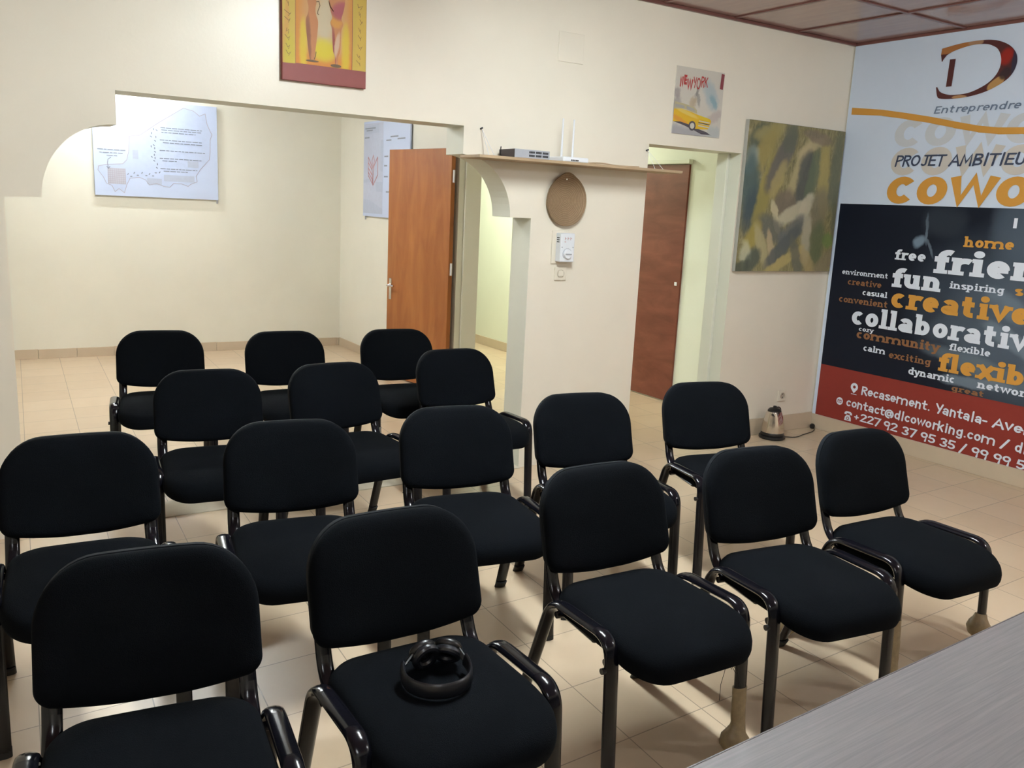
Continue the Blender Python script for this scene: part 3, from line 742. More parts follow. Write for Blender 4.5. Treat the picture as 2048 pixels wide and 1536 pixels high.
flatlink('word_cloud', bm, [P_LET, P_ORG, P_ORGD], bn, NX)
bm = bmesh.new()
for w, s0, s1, z, xh in [('Recasement.', .424, .978, .349, .0455), ('Yantala-', 1.013, 1.374, .345, .0455), ('Avenue', 1.412, 1.675, .341, .0455), ('contact@dlcoworking.com', .308, 1.450, .238, .0445), ('/', 1.482, 1.532, .222, .0435), ('dl', 1.570, 1.650, .220, .0445),
    ('+', .393, .432, .148, .042), ('227', .443, .615, .147, .0445), ('92', .640, .755, .141, .0445), ('37', .789, .902, .136, .0445), ('95', .932, 1.046, .131, .0445), ('35', 1.078, 1.190, .126, .0445), ('/', 1.220, 1.265, .122, .0445), ('99', 1.300, 1.418, .120, .0445), ('99', 1.448, 1.564, .117, .0445), ('5', 1.595, 1.655, .116, .0445)]:
    rot = -.0125
    put(bm, text_polys(w, xh, .235, shear=.03, y0=s0, z0=z+.002, y1=s1, sub='Aven' if w == 'Avenue' else None, rot=rot if len(w) > 12 else -.006), PL)
# pin, envelope disc and telephone signs
cx, cz = .361, .392
n = 18
ring = [(cx+.031*math.cos(math.radians(a)), cz+.031*math.sin(math.radians(a))) for a in [-30+240*k/n for k in range(n+1)]]
inn = [(cx+.012*math.cos(math.radians(a)), cz+.012*math.sin(math.radians(a))) for a in [-30+240*k/n for k in range(n+1)]]
for k in range(n): poly(bm, [PL(*ring[k]), PL(*ring[k+1]), PL(*inn[k+1]), PL(*inn[k])])
poly(bm, [PL(*ring[0]), PL(*inn[0]), PL(cx, cz-.012), PL(*inn[-1]), PL(*ring[-1]), PL(cx, .345)])
poly(bm, [PL(cx-.022, .336), PL(cx+.026, .336), PL(cx+.026, .341), PL(cx-.022, .341)])
mx, mz = .249, .262
poly(bm, [PL(mx+.029*math.cos(a*math.pi/12), mz+.029*math.sin(a*math.pi/12)) for a in range(24)])
px, pz = .338, .130
for q in ([(-.030, 0), (.030, 0), (.026, .026), (.012, .044), (-.012, .044), (-.026, .026)], [(-.034, .046), (-.014, .046), (-.014, .056), (.014, .056), (.014, .046), (.034, .046), (.032, .060), (.018, .070), (-.018, .070), (-.032, .060)]):
    poly(bm, [PL(px+a, pz+b) for a, b in q])
PM = lambda s, z: bp(s, z, .0042)
for q in stroke2d([(mx-.015, mz+.010), (mx+.015, mz+.010), (mx+.015, mz-.010), (mx-.015, mz-.010), (mx-.015, mz+.010)], .004, False)+stroke2d([(mx-.015, mz+.010), (mx, mz-.001), (mx+.015, mz+.010)], .004, False)+stroke2d(ell(px, pz+.018, .010, .010, 0, 360), .005, False):
    poly(bm, [PM(*v) for v in q], 1)
flatlink('contact_details', bm, [P_LET, P_RED], bn, NX)

# ------------------------------------------------------------------ pictures on the back wall
NY_ = Vector((0, -1, 0))
# two slender jugs, upper part outside the frame
pt = thing('vase_painting', (-4.0, 0, 2.135), 'orange and yellow painting of two slender jugs above the arch', 'painting')
po = Vector((-4.0, 0, 2.135))
def vp(t, h, v, c):
    col = t.mix(t.math('MULTIPLY', t.math('ABSOLUTE', h), 7, clamp=True), (.52, .42, .26, 1), (.56, .23, .035, 1))
    f = t.new('ShaderNodeMapRange', interpolation_type='SMOOTHSTEP'); t.put(f.inputs[0], v); f.inputs[1].default_value = .20; f.inputs[2].default_value = .09
    col = t.mix(f.outputs[0], col, (.58, .22, .035, 1)); return col
P_VASE = paint('jug_painting_ground', (0, 0, 0, 1), [(-.005, .16, .06, .05, 0, (.60, .50, .02, 1), .9, .9), (-.11, .17, .12, .02, 90, (.60, .46, .03, 1), .9, .8), (.105, .17, .12, .02, 90, (.60, .46, .03, 1), .9, .8), (.0, .30, .08, .045, 80, (.52, .44, .30, 1), .8, .8)], (0, 1), .01, 20, .55, pre=vp)
P_YEL = paint('jug_painting_side_strip', (.52, .37, .07, 1), [(-.20, .2, .2, .012, 85, (.55, .28, .07, 1), .9, .7), (-.18, .12, .1, .03, 90, (.50, .42, .04, 1), .9, .7), (.19, .3, .2, .03, 88, (.60, .40, .07, 1), .9, .7)], (0, 1), .01, 18, .55)
P_MAR = plain('jug_painting_maroon', (.24, .045, .035, 1), .55, scale=12)
P_JUG = paint('jug_painting_jug', (.46, .19, .075, 1), [(-.085, .19, .12, .012, 92, (.22, .085, .045, 1), .8, .85), (.04, .17, .1, .012, 92, (.25, .04, .05, 1), .7, .8), (.06, .19, .06, .011, 80, (.55, .38, .26, 1), .7, .9), (.055, .3, .03, .03, 60, (.58, .27, .05, 1), .7, .9), (.08, .35, .05, .04, 30, (.33, .07, .09, 1), .7, .9)], (0, 1), .006, 30, .55)
P_INK = plain('jug_painting_ink', (.13, .075, .03, 1), .6)
bm = boxm(-.215, .215, -.024, 0, 0, .60, bev=.002); link('canvas', bm, P_MAR, pt)
pv = lambda x, z, d=.0247: Vector((x, -d, z))
bm = bmesh.new()
poly(bm, [pv(-.148, .083), pv(.138, .083), pv(.138, .596), pv(-.148, .596)], 0)
poly(bm, [pv(-.213, .078), pv(-.150, .080), pv(-.150, .596), pv(-.213, .596)], 1); poly(bm, [pv(.141, .083), pv(.213, .083), pv(.213, .596), pv(.141, .596)], 1)
j = lambda x, z: pv(x, z, .0256)
def jug(cx, prof, mi):
    if len(prof) > 3: prof = catmull(prof, 5)
    L = [(cx-a, z) for a, z in prof]; R = [(cx+b, z) for a, z in prof for b in (a,)][::-1]
    poly(bm, [j(*q) for q in L+R], mi)
jug(-.068, [(.008, .102), (.014, .125), (.024, .20), (.030, .26), (.030, .29), (.022, .312), (.018, .33), (.018, .35), (.023, .372), (.02, .385)], 2)
jug(.058, [(.008, .098), (.009, .135), (.018, .16), (.021, .20), (.024, .26), (.033, .29), (.024, .315), (.034, .35), (.042, .40), (.03, .44)], 2)
for ex, ez, ra, rb in ((-.066, .101, .033, .005), (.055, .092, .028, .008)): poly(bm, [pv(ex+ra*math.cos(k*math.pi/10), ez+rb*math.sin(k*math.pi/10), .0262) for k in range(20)], 3)
for q in stroke2d([(-.045, .375), (-.033, .378), (-.028, .36), (-.038, .335), (-.040, .322), (-.034, .318)], .004, True)+stroke2d([(.018, .385), (.025, .362), (.04, .345)], .004, True)+stroke2d([(-.056, .11), (-.05, .125), (-.047, .145)], .004, True): poly(bm, [j(*v) for v in q], 3)
random.seed(11)
for x0, zs in ((-.188, (.12, .15, .19, .22, .27, .30, .345)), (.178, (.115, .145, .19, .235, .27, .31, .345, .38))):
    for z in zs:
        for q in stroke2d([(x0+random.uniform(-.016, .0), z+.016), (x0+random.uniform(-.01, .012), z), (x0+random.uniform(.0, .018), z+.010), (x0+.004, z-.008)], .0022, True): poly(bm, [j(*v) for v in q], 3)
flatlink('painted_scene', bm, [P_VASE, P_YEL, P_JUG, P_INK], pt, NY_)

# city taxi poster
ny = thing('city_poster', (-1.485, 0, 2.092), 'small grey poster with red city lettering and a yellow car above the doorway', 'poster')
P_CITY = paint('taxi_poster_ground', (.58, .545, .48, 1), [(-.19, .17, .06, .03, 80, (.30, .27, .27, 1), .8, .7), (.10, .26, .10, .05, 120, (.36, .44, .47, 1), .9, .8), (.13, .22, .05, .02, 125, (.22, .36, .42, 1), .8, .8), (-.02, .26, .09, .012, 70, (.34, .31, .28, 1), .8, .6),
   (-.05, .20, .04, .03, 60, (.46, .36, .24, 1), .8, .8), (.14, .12, .08, .03, 30, (.44, .37, .35, 1), .8, .7), (-.08, .0, .2, .045, -8, (.34, .33, .36, 1), .8, .8), (.15, .03, .06, .04, 0, (.40, .45, .46, 1), .8, .7), (-.01, .24, .012, .06, 15, (.20, .19, .18, 1), .7, .6), (-.19, .25, .03, .03, 0, (.25, .2, .21, 1), .8, .6)], (0, 1), .02, 30, .5)
P_CAR = paint('taxi_poster_car', (.68, .42, .03, 1), [(-.15, .085, .09, .015, -20, (.66, .28, .05, 1), .8, .8), (-.10, .135, .10, .012, -14, (.72, .55, .14, 1), .8, .8), (.06, .115, .05, .016, -15, (.66, .50, .03, 1), .8, .8)], (0, 1), .006, 30, .45)
link('poster_sheet', boxm(-.208, .208, -.006, 0, 0, .410), P_CITY, ny)
bm = bmesh.new(); nq = lambda x, z: Vector((x+1.485, -.0066, z-2.092)); nr = lambda x, z: Vector((x+1.485, -.0072, z-2.092)); nz = lambda x, z: Vector((x+1.485, -.0078, z-2.092))
poly(bm, [nq(*q) for q in [(-1.69, 2.165), (-1.60, 2.148), (-1.52, 2.128), (-1.44, 2.104), (-1.36, 2.105), (-1.345, 2.100), (-1.40, 2.122), (-1.50, 2.140), (-1.56, 2.160), (-1.69, 2.178)]], 1)
poly(bm, [nr(*q) for q in [(-1.693, 2.165), (-1.693, 2.242), (-1.63, 2.247), (-1.599, 2.244), (-1.54, 2.234), (-1.484, 2.222), (-1.42, 2.212), (-1.378, 2.205), (-1.362, 2.193), (-1.366, 2.180), (-1.384, 2.140), (-1.44, 2.135), (-1.498, 2.134), (-1.521, 2.142), (-1.563, 2.157), (-1.63, 2.168)]], 0)
poly(bm, [nq(*q) for q in [(-1.69, 2.287), (-1.61, 2.280), (-1.52, 2.266), (-1.495, 2.250), (-1.492, 2.228), (-1.60, 2.248), (-1.69, 2.246)]], 3)
poly(bm, [nz(*q) for q in [(-1.685, 2.272), (-1.61, 2.267), (-1.605, 2.250), (-1.685, 2.252)]], 4); poly(bm, [nz(*q) for q in [(-1.590, 2.268), (-1.53, 2.258), (-1.505, 2.240), (-1.585, 2.248)]], 4)
for rr, mi, dd in ((1, 1, .0084), (.62, 2, .009)):
    poly(bm, [Vector((-1.528+1.485+.031*rr*math.cos(a*math.pi/10), -dd, 2.150-2.092+.030*rr*math.sin(a*math.pi/10))) for a in range(20)], mi)
for z0, z1, x0, x1 in ((2.176, 2.183, -1.47, -1.375), (2.162, 2.170, -1.475, -1.37), (2.146, 2.154, -1.475, -1.38)):
    poly(bm, [nz(x0, z0+.006), nz(x1, z0), nz(x1, z1), nz(x0, z1+.006)], 2)
poly(bm, [nz(-1.475, 2.172), nz(-1.375, 2.166), nz(-1.375, 2.170), nz(-1.475, 2.176)], 1)
jit = [(1.0, .0), (.95, .35), (1.05, -.25), (1, .35), (1.1, .05), (1.0, .45), (1.0, .40)]
poly(bm, [nz(-1.312, 2.400), nz(-1.285, 2.396), nz(-1.279, 2.492), nz(-1.306, 2.495)], 6)
tp = text_polys('NEW', .046, .36, rnd=False, y0=-1.662, z0=2.378, y1=-1.550, jitter=jit[:3])+text_polys('YORK', .050, .20, rnd=False, y0=-1.548, z0=2.374, y1=-1.42, jitter=[(1, .15), (1.05, .05), (1, .35), (.9, .45)])
put(bm, tp, nz, 5, NY_)
flatlink('printed_picture', bm, [P_CAR, plain('poster_shadow_ink', (.09, .075, .09, 1), .5), plain('poster_chrome_ink', (.62, .58, .50, 1), .5), plain('poster_roof_ink', (.50, .44, .26, 1), .5), plain('poster_window_ink', (.40, .38, .36, 1), .5), plain('poster_red_ink', (.46, .055, .05, 1), .5), plain('poster_maroon_ink', (.25, .05, .06, 1), .5)], ny, NY_)

# abstract painting
ab = thing('abstract_painting', (-.54, 0, 1.218), 'large square abstract canvas in olive, teal and grey beside the banner', 'painting')
G = lambda r, g, b: lin(r, g, b)
def A_(x, z): return (x+.54, z-1.218)
AB = []
for (x, z), r in [((-.92, 2.13), (.12, .08, 40, G(70, 78, 66), .6, .9)), ((-.82, 2.17), (.16, .05, 15, G(150, 140, 90), .7, .8)), ((-.88, 2.02), (.22, .07, 55, G(142, 128, 72), .6, .9)), ((-.98, 1.97), (.09, .06, 70, G(150, 165, 160), .9, .8)),
    ((-.97, 1.80), (.24, .09, 95, G(52, 78, 84), .7, .95)), ((-.93, 1.62), (.16, .10, 80, G(45, 62, 74), .8, .8)), ((-.82, 1.78), (.28, .06, 75, G(140, 128, 66), .6, .9)), ((-.69, 1.98), (.24, .075, 62, G(88, 84, 84), .45, .95)), ((-.62, 2.14), (.10, .07, 80, G(84, 88, 76), .6, .9)),
    ((-.50, 1.93), (.25, .05, 68, G(165, 152, 112), .5, .9)), ((-.39, 2.10), (.16, .04, 25, G(170, 155, 118), .6, .9)), ((-.42, 1.85), (.22, .09, 85, G(66, 70, 72), .4, .95)), ((-.34, 1.90), (.20, .06, 80, G(86, 96, 74), .6, .9)), ((-.22, 1.88), (.28, .055, 95, G(155, 140, 82), .6, .9)),
    ((-.10, 1.95), (.28, .06, 88, G(86, 90, 74), .7, .9)), ((-.33, 2.17), (.16, .04, -10, G(110, 96, 84), .6, .8)), ((-.60, 1.70), (.11, .09, 20, G(104, 92, 82), .6, .9)), ((-.70, 1.86), (.14, .05, 65, G(160, 145, 92), .6, .8)), ((-.52, 1.63), (.16, .055, 25, G(172, 166, 142), .5, .95)),
    ((-.68, 1.59), (.14, .03, 115, G(180, 172, 140), .4, .9)), ((-.38, 1.68), (.12, .05, 60, G(176, 168, 145), .5, .9)), ((-.72, 1.52), (.16, .08, -25, G(86, 88, 84), .6, .9)), ((-.50, 1.50), (.17, .07, 40, G(92, 96, 98), .6, .9)), ((-.24, 1.66), (.16, .09, 80, G(110, 102, 86), .7, .8)),
    ((-.90, 1.46), (.12, .06, 60, G(150, 135, 62), .6, .9)), ((-.80, 1.40), (.17, .045, 118, G(160, 150, 112), .5, .9)), ((-.70, 1.38), (.14, .03, 110, G(168, 150, 118), .5, .9)), ((-.58, 1.40), (.22, .055, 42, G(76, 82, 84), .45, .95)), ((-.34, 1.46), (.20, .05, 95, G(165, 158, 138), .6, .85)),
    ((-.22, 1.42), (.16, .08, 85, G(82, 92, 66), .7, .9)), ((-.10, 1.45), (.05, .06, 80, G(95, 120, 60), .7, .8)), ((-.95, 1.33), (.10, .05, 95, G(176, 176, 150), .6, .8)), ((-.88, 1.30), (.10, .06, 50, G(64, 74, 70), .6, .9)), ((-.58, 1.28), (.25, .04, 28, G(166, 150, 96), .5, .9)), ((-.43, 1.32), (.16, .045, 115, G(92, 92, 82), .5, .9)),
    ((-.98, 1.25), (.08, .04, 10, G(58, 66, 58), .6, .9)), ((-.30, 1.28), (.14, .05, 130, G(160, 142, 98), .6, .8)), ((-.12, 1.27), (.14, .06, 50, G(128, 116, 92), .7, .8)), ((-.05, 1.65), (.2, .04, 92, G(80, 84, 68), .7, .8))]:
    AB.append(A_(x, z)+r)
def soften(c, k=.08): return tuple(min(.75, 1.22*(a*(1-k)+b*k)) for a, b in zip(c[:3], G(150, 148, 130)))+(1,)
def streaks(t, h, v, c):
    n = t.noise(t.scaled(c, (14, 1, 5)), 2.2, 6, .7, 1.2)
    return t.ramp(n.outputs[0], [(.25, G(92, 92, 74)), (.5, G(138, 130, 92)), (.75, G(176, 166, 128))])
P_ABS = paint('abstract_brushwork', None, [r[:5]+(soften(r[5]), min(.95, r[6]*1.1), r[7]*.93) for r in AB], (0, 1), .035, 11, .5, pre=streaks)
link('canvas_edge', boxm(-.50, .50, -.034, -.004, 0, 1.017, bev=.003), plain('canvas_side_grey', (.40, .39, .35, 1), .7), ab)
bm = bmesh.new(); poly(bm, [(-.498, -.0345, .002), (.498, -.0345, .002), (.498, -.0345, 1.015), (-.498, -.0345, 1.015)]); flatlink('painted_face', bm, [P_ABS], ab, NY_)

# ------------------------------------------------------------------ posters in the rear room
P_MAP = plain('map_poster_paper', (.55, .64, .85, 1), .35, var=.05, scale=4)
P_LINE = plain('map_poster_outline', (.42, .38, .46, 1), .5); P_TXT = plain('map_poster_ink', (.25, .28, .36, 1), .5); P_SH = plain('map_poster_grey_tint', (.47, .53, .68, 1), .5); P_SHB = plain('map_poster_beige_tint', (.52, .53, .62, 1), .5); P_PALE = plain('map_poster_pale_blue', (.52, .61, .82, 1), .5)
mp = thing('map_poster', (-3.93, 4.65, 1.505), 'white country map poster with footprints on the far wall beyond the arch', 'poster')
mo = Vector((-3.93, 4.65, 1.505))
link('poster_board', boxm(-.552, .552, -.03, -.012, 0, .878, bev=.002), P_MAP, mp)
link('hanging_batten', boxm(-.50, .50, -.012, 0, .80, .84), M_CREAM, mp)
link('bottom_hook', boxm(.535, .55, -.022, -.014, -.035, .005), M_GREY, mp)
m1 = lambda x, z, d=.0306: Vector((x, 4.65-d, z))-mo
OUT = [(-4.173, 2.05), (-4.078, 2.068), (-3.916, 2.191), (-3.685, 2.345), (-3.596, 2.326), (-3.54, 2.285), (-3.488, 2.311), (-3.472, 2.215), (-3.444, 2.152), (-3.427, 2.121), (-3.446, 2.072), (-3.449, 1.955), (-3.458, 1.884), (-3.544, 1.787), (-3.586, 1.718), (-3.576, 1.67), (-3.635, 1.645), (-3.661, 1.622), (-3.721, 1.644), (-3.793, 1.644), (-3.829, 1.606), (-3.879, 1.611), (-3.948, 1.636), (-4.011, 1.618), (-4.044, 1.663), (-4.098, 1.685), (-4.18, 1.67), (-4.209, 1.611), (-4.233, 1.536), (-4.278, 1.572), (-4.313, 1.542), (-4.337, 1.598), (-4.383, 1.616), (-4.407, 1.671), (-4.45, 1.731), (-4.445, 1.766), (-4.376, 1.785), (-4.239, 1.797), (-4.201, 1.838), (-4.181, 1.924), (-4.173, 2.05)]
bm = bmesh.new()
poly(bm, [m1(*p) for p in OUT[:-1]], 4)
m3 = lambda x, z: m1(x, z, .0315)
for q in stroke2d(OUT, .0045, False): poly(bm, [m3(*v) for v in q], 0)
for x0, x1, z0, z1, mi in ((-4.37, -4.215, 1.612, 1.757, 3), (-3.66, -3.56, 1.80, 1.86, 2), (-4.03, -3.90, 1.625, 1.68, 2), (-4.15, -4.10, 1.85, 1.93, 2), (-3.88, -3.60, 1.66, 1.72, 2)):
    poly(bm, [m1(x0, z0, .0310), m1(x1, z0, .0310), m1(x1, z1, .0310), m1(x0, z1, .0310)], mi)
m4 = lambda x, z: m1(x, z, .0322)
for k in range(9):
    x = -4.365+.018*k
    poly(bm, [m4(x, 1.615), m4(x+.002, 1.615), m4(x+.002, 1.753), m4(x, 1.753)], 0)
for k in range(8):
    z = 1.62+.018*k
    poly(bm, [m4(-4.368, z), m4(-4.218, z), m4(-4.218, z+.002), m4(-4.368, z+.002)], 0)
FT = [(-3.96, 2.131), (-3.932, 2.123), (-3.978, 2.094), (-3.984, 2.062), (-3.941, 2.062), (-3.949, 2.026), (-3.985, 1.973), (-3.961, 1.986), (-3.955, 1.958), (-3.953, 1.926), (-3.96, 1.897), (-3.982, 1.878), (-3.954, 1.869), (-3.962, 1.843), (-3.935, 1.813), (-3.94, 1.78), (-3.952, 1.733), (-3.917, 1.739), (-3.977, 1.703), (-4.008, 1.719), (-4.036, 1.703), (-4.073, 1.726), (-4.111, 1.702), (-4.141, 1.722), (-4.169, 1.688), (-4.196, 1.708)]
for i, (x, z) in enumerate(FT):
    a = math.radians(115 if i < 16 else 25)+(.5 if i % 2 else -.4)
    poly(bm, [m4(x+.011*math.cos(k*math.pi/5)*math.cos(a)-.0045*math.sin(k*math.pi/5)*math.sin(a), z+.011*math.cos(k*math.pi/5)*math.sin(a)+.0045*math.sin(k*math.pi/5)*math.cos(a)) for k in range(10)], 1)
random.seed(5)
for x0, z0, x1, z1 in [(-3.897, 2.150, -3.521, 2.150), (-3.891, 2.130, -3.529, 2.130), (-3.891, 2.108, -3.58, 2.108), (-3.907, 2.038, -3.524, 2.038), (-3.88, 2.015, -3.517, 2.015), (-3.911, 1.942, -3.497, 1.942), (-3.913, 1.870, -3.52, 1.870), (-3.889, 1.848, -3.759, 1.848), (-3.909, 1.775, -3.573, 1.775), (-3.881, 1.753, -3.661, 1.753), (-4.448, 1.919, -4.211, 1.919), (-4.433, 1.891, -4.229, 1.891), (-4.372, 1.866, -4.283, 1.866)]:
    x = x0
    while x < x1-.01:
        l = min(random.uniform(.02, .055), x1-x); poly(bm, [m4(x, z0-.0035), m4(x+l, z0-.0035), m4(x+l, z0+.0035), m4(x, z0+.0035)], 1); x += l+.007
for q in stroke2d([(-4.337, 1.85), (-4.362, 1.832), (-4.368, 1.80), (-4.362, 1.755)], .006, True)+stroke2d([(-4.375, 1.768), (-4.361, 1.748), (-4.348, 1.768)], .006, True): poly(bm, [m4(*v) for v in q], 1)
flatlink('printed_map', bm, [P_LINE, P_TXT, P_SH, P_SHB, P_PALE], mp, NY_)
# second poster
p2 = thing('leaf_poster', (-2.1, 3.45, 1.42), 'white poster with a red leaf drawing, half behind the open orange door', 'poster')
p2o = Vector((-2.1, 3.45, 1.42))
link('poster_board', boxm(-.028, -.012, -.53, .52, 0, .90, bev=.002), P_MAP, p2)
link('hanging_batten', boxm(-.012, 0, -.48, .48, .80, .84), M_CREAM, p2)
link('bottom_hook', boxm(-.022, -.014, .47, .485, -.035, .005), M_GREY, p2)
q1 = lambda y, z, d=.0288: Vector((-2.1-d, y, z))-p2o
bm = bmesh.new()
poly(bm, [q1(3.50, 1.45), q1(3.965, 1.45), q1(3.965, 2.30), q1(3.50, 2.30)], 2)
q2 = lambda y, z: q1(y, z, .0294)
for a in ([(3.96, 1.45), (3.50, 1.45), (3.50, 1.50), (3.80, 1.575), (3.96, 1.585)], [(3.66, 1.66), (3.50, 1.66), (3.50, 1.75), (3.66, 1.75)], [(3.96, 1.74), (3.75, 1.75), (3.72, 1.79), (3.96, 1.77)], [(3.56, 1.85), (3.50, 1.85), (3.50, 2.14), (3.56, 2.14)], [(3.95, 2.20), (3.6, 2.21), (3.6, 2.29), (3.95, 2.27)]): poly(bm, [q2(*v) for v in a], 3)
for a in ([(3.726, 2.0), (3.70, 1.95), (3.735, 1.88), (3.76, 1.95), (3.726, 2.0)], [(3.849, 1.988), (3.843, 1.81), (3.725, 1.721), (3.616, 1.817), (3.622, 1.984)], [(3.849, 1.988), (3.76, 1.90), (3.735, 1.72)], [(3.622, 1.984), (3.71, 1.90), (3.735, 1.72)], [(3.84, 1.93), (3.75, 1.86)], [(3.84, 1.88), (3.745, 1.81)], [(3.84, 1.84), (3.74, 1.77)]):
    for q in stroke2d(a, .012, False): poly(bm, [q1(v.x, v.y, .0300) for v in q], 4)
for y0, y1, z in ((3.943, 3.827, 2.169), (3.93, 3.68, 2.255), (3.90, 3.75, 2.235), (3.335, 3.164, 2.16), (3.43, 3.316, 2.13), (3.18, 3.015, 2.137), (3.468, 3.379, 1.985), (3.468, 3.40, 1.90), (3.468, 3.38, 1.80), (3.42, 3.3, 1.66)):
    poly(bm, [q1(y0, z-.006, .0302), q1(y1, z-.006, .0302), q1(y1, z+.006, .0302), q1(y0, z+.006, .0302)], 1)
flatlink('printed_diagram', bm, [P_LINE, P_TXT, plain('leaf_poster_blue_tint', (.52, .57, .72, 1), .5), P_SH, plain('leaf_poster_red_line', (.50, .24, .27, 1), .5)], p2, NX)

# ------------------------------------------------------------------ shelf and what stands on it
sh = thing('wall_shelf', (-2.5, 0, 1.835), 'thin raw plywood shelf on the wall between arch and doorway', 'shelf')
link('shelf_board', boxm(-.715, .735, -.215, 0, 0, .016, bev=.002), M_SHELF, sh)
for x, z in ((-.592, .165), (.612, .135)):
    bm = bmesh.new(); tube(bm, [(x, 0, z), (x, -.02, z+.004)], .005, n=8); nl = link('nail', bm, M_SLOT, sh, smooth=True)
    bm = bmesh.new(); tube(bm, [(x, -.014, z), (x-.02, -.20, .012)], .0015, n=6); tube(bm, [(x, -.014, z), (x+.012, -.09, .012)], .0015, n=6); link('string', bm, M_WHITE, sh, smooth=True)
sw = thing('network_switch', (-2.872, -.02, 1.851), 'flat grey network switch with two rows of ports on the shelf', 'network switch')
link('case', boxm(-.115, .115, -.178, -.015, .001, .046, bev=.002), M_DARKM, sw)
link('front_panel', boxm(-.115, .115, -.182, -.178, .001, .046, bev=.001), M_GREY, sw)
for g in range(3):
    for rw in range(2):
        bm = bmesh.new()
        for k in range(4): x = -.022+.045*g+.0095*k; box(bm, x, x+.008, -.1835, -.181, .009+.018*rw, .020+.018*rw)
        link('port_block', bm, M_SLOT, sw)
bm = bmesh.new(); tube(bm, bez([((-.10, -.014, .02), 0), ((-.135, -.06, .01), .03), ((-.155, -.10, .055), 0)]), .003, n=6); link('cable', bm, M_SLOT, sw, smooth=True)
rt = thing('wifi_router', (-2.565, -.02, 1.851), 'white router with two upright antennas on the shelf', 'router')
bm = boxm(-.09, .09, -.17, -.02, .001, .028, bev=.006); link('body', bm, M_WHITE, rt)
for k in range(5):
    pass
bm = bmesh.new()
for k in range(5): box(bm, -.035+.011*k, -.027+.011*k, -.1715, -.1695, .006, .014)
link('port_block', bm, M_SLOT, rt)
for x in (-.055, .022):
    bm = bmesh.new(); tube(bm, [(x, -.10, .02), (x, -.10, .06), (x, -.10, .24)], [.006, .006, .0045], n=8); link('antenna', bm, M_WHITE, rt, smooth=True)
cb = bmesh.new(); tube(cb, bez([((-2.46, -.10, 1.854), 0), ((-2.36, -.16, 1.862), .05), ((-2.22, -.13, 1.854), .05), ((-2.08, -.17, 1.856), 0)]), .004, n=8)
tag(link('shelf_cable', cb, M_SHELF, smooth=True), 'thin tan cable lying on the shelf, right of the white router', 'cable')

# ------------------------------------------------------------------ small things on the walls
st = thing('straw_tray', (-2.495, 0, 1.635), 'round woven brown straw tray with pointed top hung on the pillar', 'tray')
bm = bmesh.new(); n = 48; rim = []
for k in range(n):
    a = 2*math.pi*k/n; x, z = .143*math.cos(a), .150*math.sin(a)
    p = max(0, math.cos(a-math.pi/2)); z += .016*p**14; x *= 1-.05*p**3
    rim.append((x, z))
prev = None
for s, d in ((0, .006), (.5, .007), (.85, .014), (.97, .026), (1.0, .030), (1.0, .020), (.9, .002), (0, .001)):
    ring = [bm.verts.new((0, -d, 0))] if s == 0 else [bm.verts.new((x*s, -d, z*s)) for x, z in rim]
    if prev:
        for k in range(n):
            a, b = prev, ring
            if len(a) == 1: bm.faces.new((a[0], b[(k+1) % n], b[k]))
            elif len(b) == 1: bm.faces.new((a[k], a[(k+1) % n], b[0]))
            else: bm.faces.new((a[k], a[(k+1) % n], b[(k+1) % n], b[k]))
    prev = ring
link('woven_dish', bm, M_STRAW, st, smooth=True, sharp=60)
bm = bmesh.new(); tube(bm, [(0, 0, .125), (0, -.014, .125)], .005, n=8); link('nail', bm, M_CHROME, st, smooth=True)

th = thing('fan_regulator', (-2.487, 0, 1.36), 'white fan regulator box with a round dial below the straw tray', 'fan control')
link('back_plate', boxm(-.085, .035, -.008, 0, -.100, .098, bev=.003), M_CREAM, th)
link('case', boxm(-.058, .045, -.058, -.008, -.085, .085, bev=.004), M_WHITE, th)
bm = bmesh.new(); lathe(bm, [(0, 0), (.030, 0), (.030, .006), (.026, .014), (0, .015)], 28); bmesh.ops.transform(bm, matrix=Matrix.Translation((-.006, -.058, -.038)) @ Matrix.Rotation(math.radians(90), 4, 'X'), verts=bm.verts); dl = link('dial', bm, M_WHITE, th, smooth=True, sharp=40)
bm = bmesh.new(); box(bm, -.028, .016, -.0765, -.0728, -.041, -.035, bev=.001); link('dial_grip', bm, M_GREY, dl)
bm = bmesh.new(); tube(bm, [(-.006+.033*math.cos(a*math.pi/16), -.0585, -.038+.033*math.sin(a*math.pi/16)) for a in range(-4, 21)], .0012, n=6); link('dial_ring', bm, M_GREY, th)
bm = bmesh.new()
for x in (-.028, -.008, .012): box(bm, x, x+.003, -.0592, -.0578, .045, .062); box(bm, x, x+.011, -.0592, -.0578, .0525, .0555)
box(bm, -.03, -.02, -.0592, -.0578, .032, .037)
link('label_marks', bm, M_RED, th)
bm = bmesh.new(); box(bm, -.0585, -.0575, -.045, -.018, .03, .036); box(bm, -.0585, -.0575, -.045, -.018, .042, .048); box(bm, -.0585, -.0575, -.045, -.018, .054, .060); link('vent_slots', bm, M_SLOT, th)
for x in (-.046, .034):
    bm = bmesh.new(); tube(bm, [(x, -.0575, .002), (x, -.0595, .002)], .004, n=10); link('screw', bm, M_GREY, th)

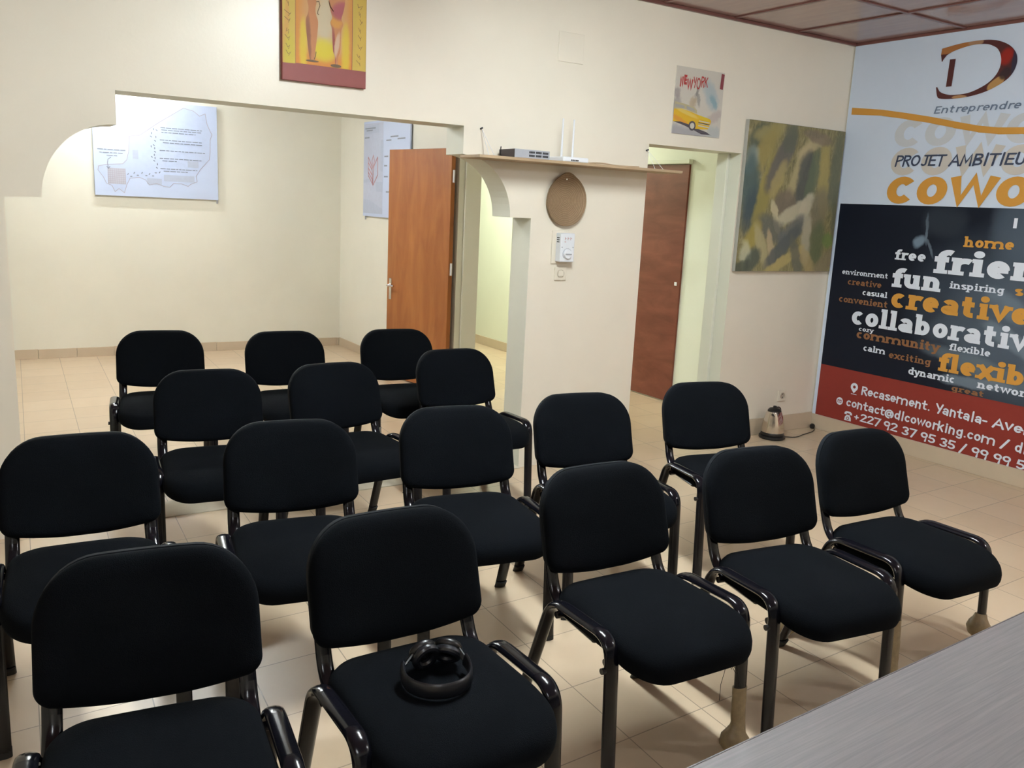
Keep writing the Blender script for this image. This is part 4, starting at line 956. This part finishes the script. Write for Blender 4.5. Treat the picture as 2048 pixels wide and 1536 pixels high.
ws = thing('light_switch', (-2.498, 0, 1.20), 'cream square light switch under the fan regulator on the pillar', 'switch')
link('cover_plate', boxm(-.043, .043, -.010, 0, -.040, .040, bev=.004), M_CREAM, ws)
bm = bmesh.new(); box(bm, -.020, .020, -.015, -.010, -.016, .016, bev=.003); link('rocker', bm, M_CREAM, ws)
bm = bmesh.new(); tube(bm, [(.025*math.cos(a*math.pi/12), -.0104, .024*math.sin(a*math.pi/12)) for a in range(24)], .0014, n=6, closed=True); link('rocker_ring', bm, M_CREAMD, ws)
sk = thing('wall_socket', (-.382, 0, .28), 'cream round-well power socket low on the wall above the kettle', 'socket')
link('cover_plate', boxm(-.043, .043, -.010, 0, -.043, .043, bev=.004), M_CREAM, sk)
bm = bmesh.new(); lathe(bm, [(.024, .0), (.024, .003), (.021, .003), (.019, -.0), (0, -.0)], 24); bmesh.ops.transform(bm, matrix=Matrix.Translation((.004, -.0105, 0)) @ Matrix.Rotation(math.radians(90), 4, 'X'), verts=bm.verts); link('socket_well', bm, M_CREAMD, sk, smooth=True)
bm = bmesh.new(); tube(bm, [(.004, -.0108, .012), (.004, -.013, .012)], .004, n=8); tube(bm, [(.004, -.0108, -.012), (.004, -.013, -.012)], .004, n=8); link('pin_hole', bm, M_SLOT, sk)
hc = thing('junction_cover', (-2.51, 0, 2.50), 'square painted-over junction cover high on the wall above the shelf', 'wall cover')
link('cover_plate', boxm(-.09, .09, -.005, 0, -.082, .082, bev=.003), M_WALL, hc)
for x, z in ((-3.64, 2.30), (-.82, 2.40)):
    pass

# ------------------------------------------------------------------ kettle
kt = thing('electric_kettle', (-.582, -.125, 0), 'shiny steel electric kettle with black lid on the floor by the wall', 'kettle', rz=math.radians(18))
bm = bmesh.new(); lathe(bm, [(0, .002), (.092, .002), (.096, .010), (.094, .022), (.084, .026), (0, .026)], 40); link('power_base', bm, M_BLK, kt, smooth=True)
bm = bmesh.new(); lathe(bm, [(0, .027), (.082, .027), (.084, .034), (.082, .046), (.080, .050)], 40); link('heater_ring', bm, M_BLK, kt, smooth=True)
bm = bmesh.new(); lathe(bm, [(.078, .046), (.081, .050), (.080, .09), (.074, .13), (.064, .170), (.053, .198), (.048, .206), (0, .206)], 40)
for v in bm.verts:      # spout lip
    if v.co.z > .15 and v.co.x < -.03: v.co.x -= .016*(v.co.z-.15)/.05
link('jug_body', bm, M_CHROME, kt, smooth=True)
bm = bmesh.new(); lathe(bm, [(.050, .204), (.049, .212), (.036, .226), (.014, .232), (.012, .243), (0, .246)], 32); link('lid', bm, M_BLK, kt, smooth=True)
bm = bmesh.new(); tube(bm, bez([((.035, 0, .222), 0), ((.085, 0, .222), .03), ((.112, 0, .15), .05), ((.098, 0, .06), .02), ((.070, 0, .055), 0)]), .013, .009, 12, wide=(0, 1, 0)); link('handle', bm, M_BLK, kt, smooth=True)
bm = bmesh.new()
kl = Matrix.Translation(kt.location) @ Matrix.Rotation(kt.rotation_euler.z, 4, 'Z'); ki = kl.inverted()
P = bez([((-.50, -.165, .010), 0), ((-.40, -.20, .004), .05), ((-.28, -.16, .004), .06), ((-.13, -.13, .004), .05), ((-.06, -.09, .006), .03), ((-.040, -.055, .016), 0)])
tube(bm, [ki @ p for p in P], .0035, n=8); cd = link('power_cord', bm, M_BLK, kt, smooth=True)
bm = bmesh.new(); c0 = ki @ Vector((-.042, -.05, .021)); lathe(bm, [(0, -.020), (.014, -.017), (.020, -.004), (.019, .010), (.010, .019), (0, .021)], 20, c=c0); link('plug', bm, M_BLK, cd, smooth=True)
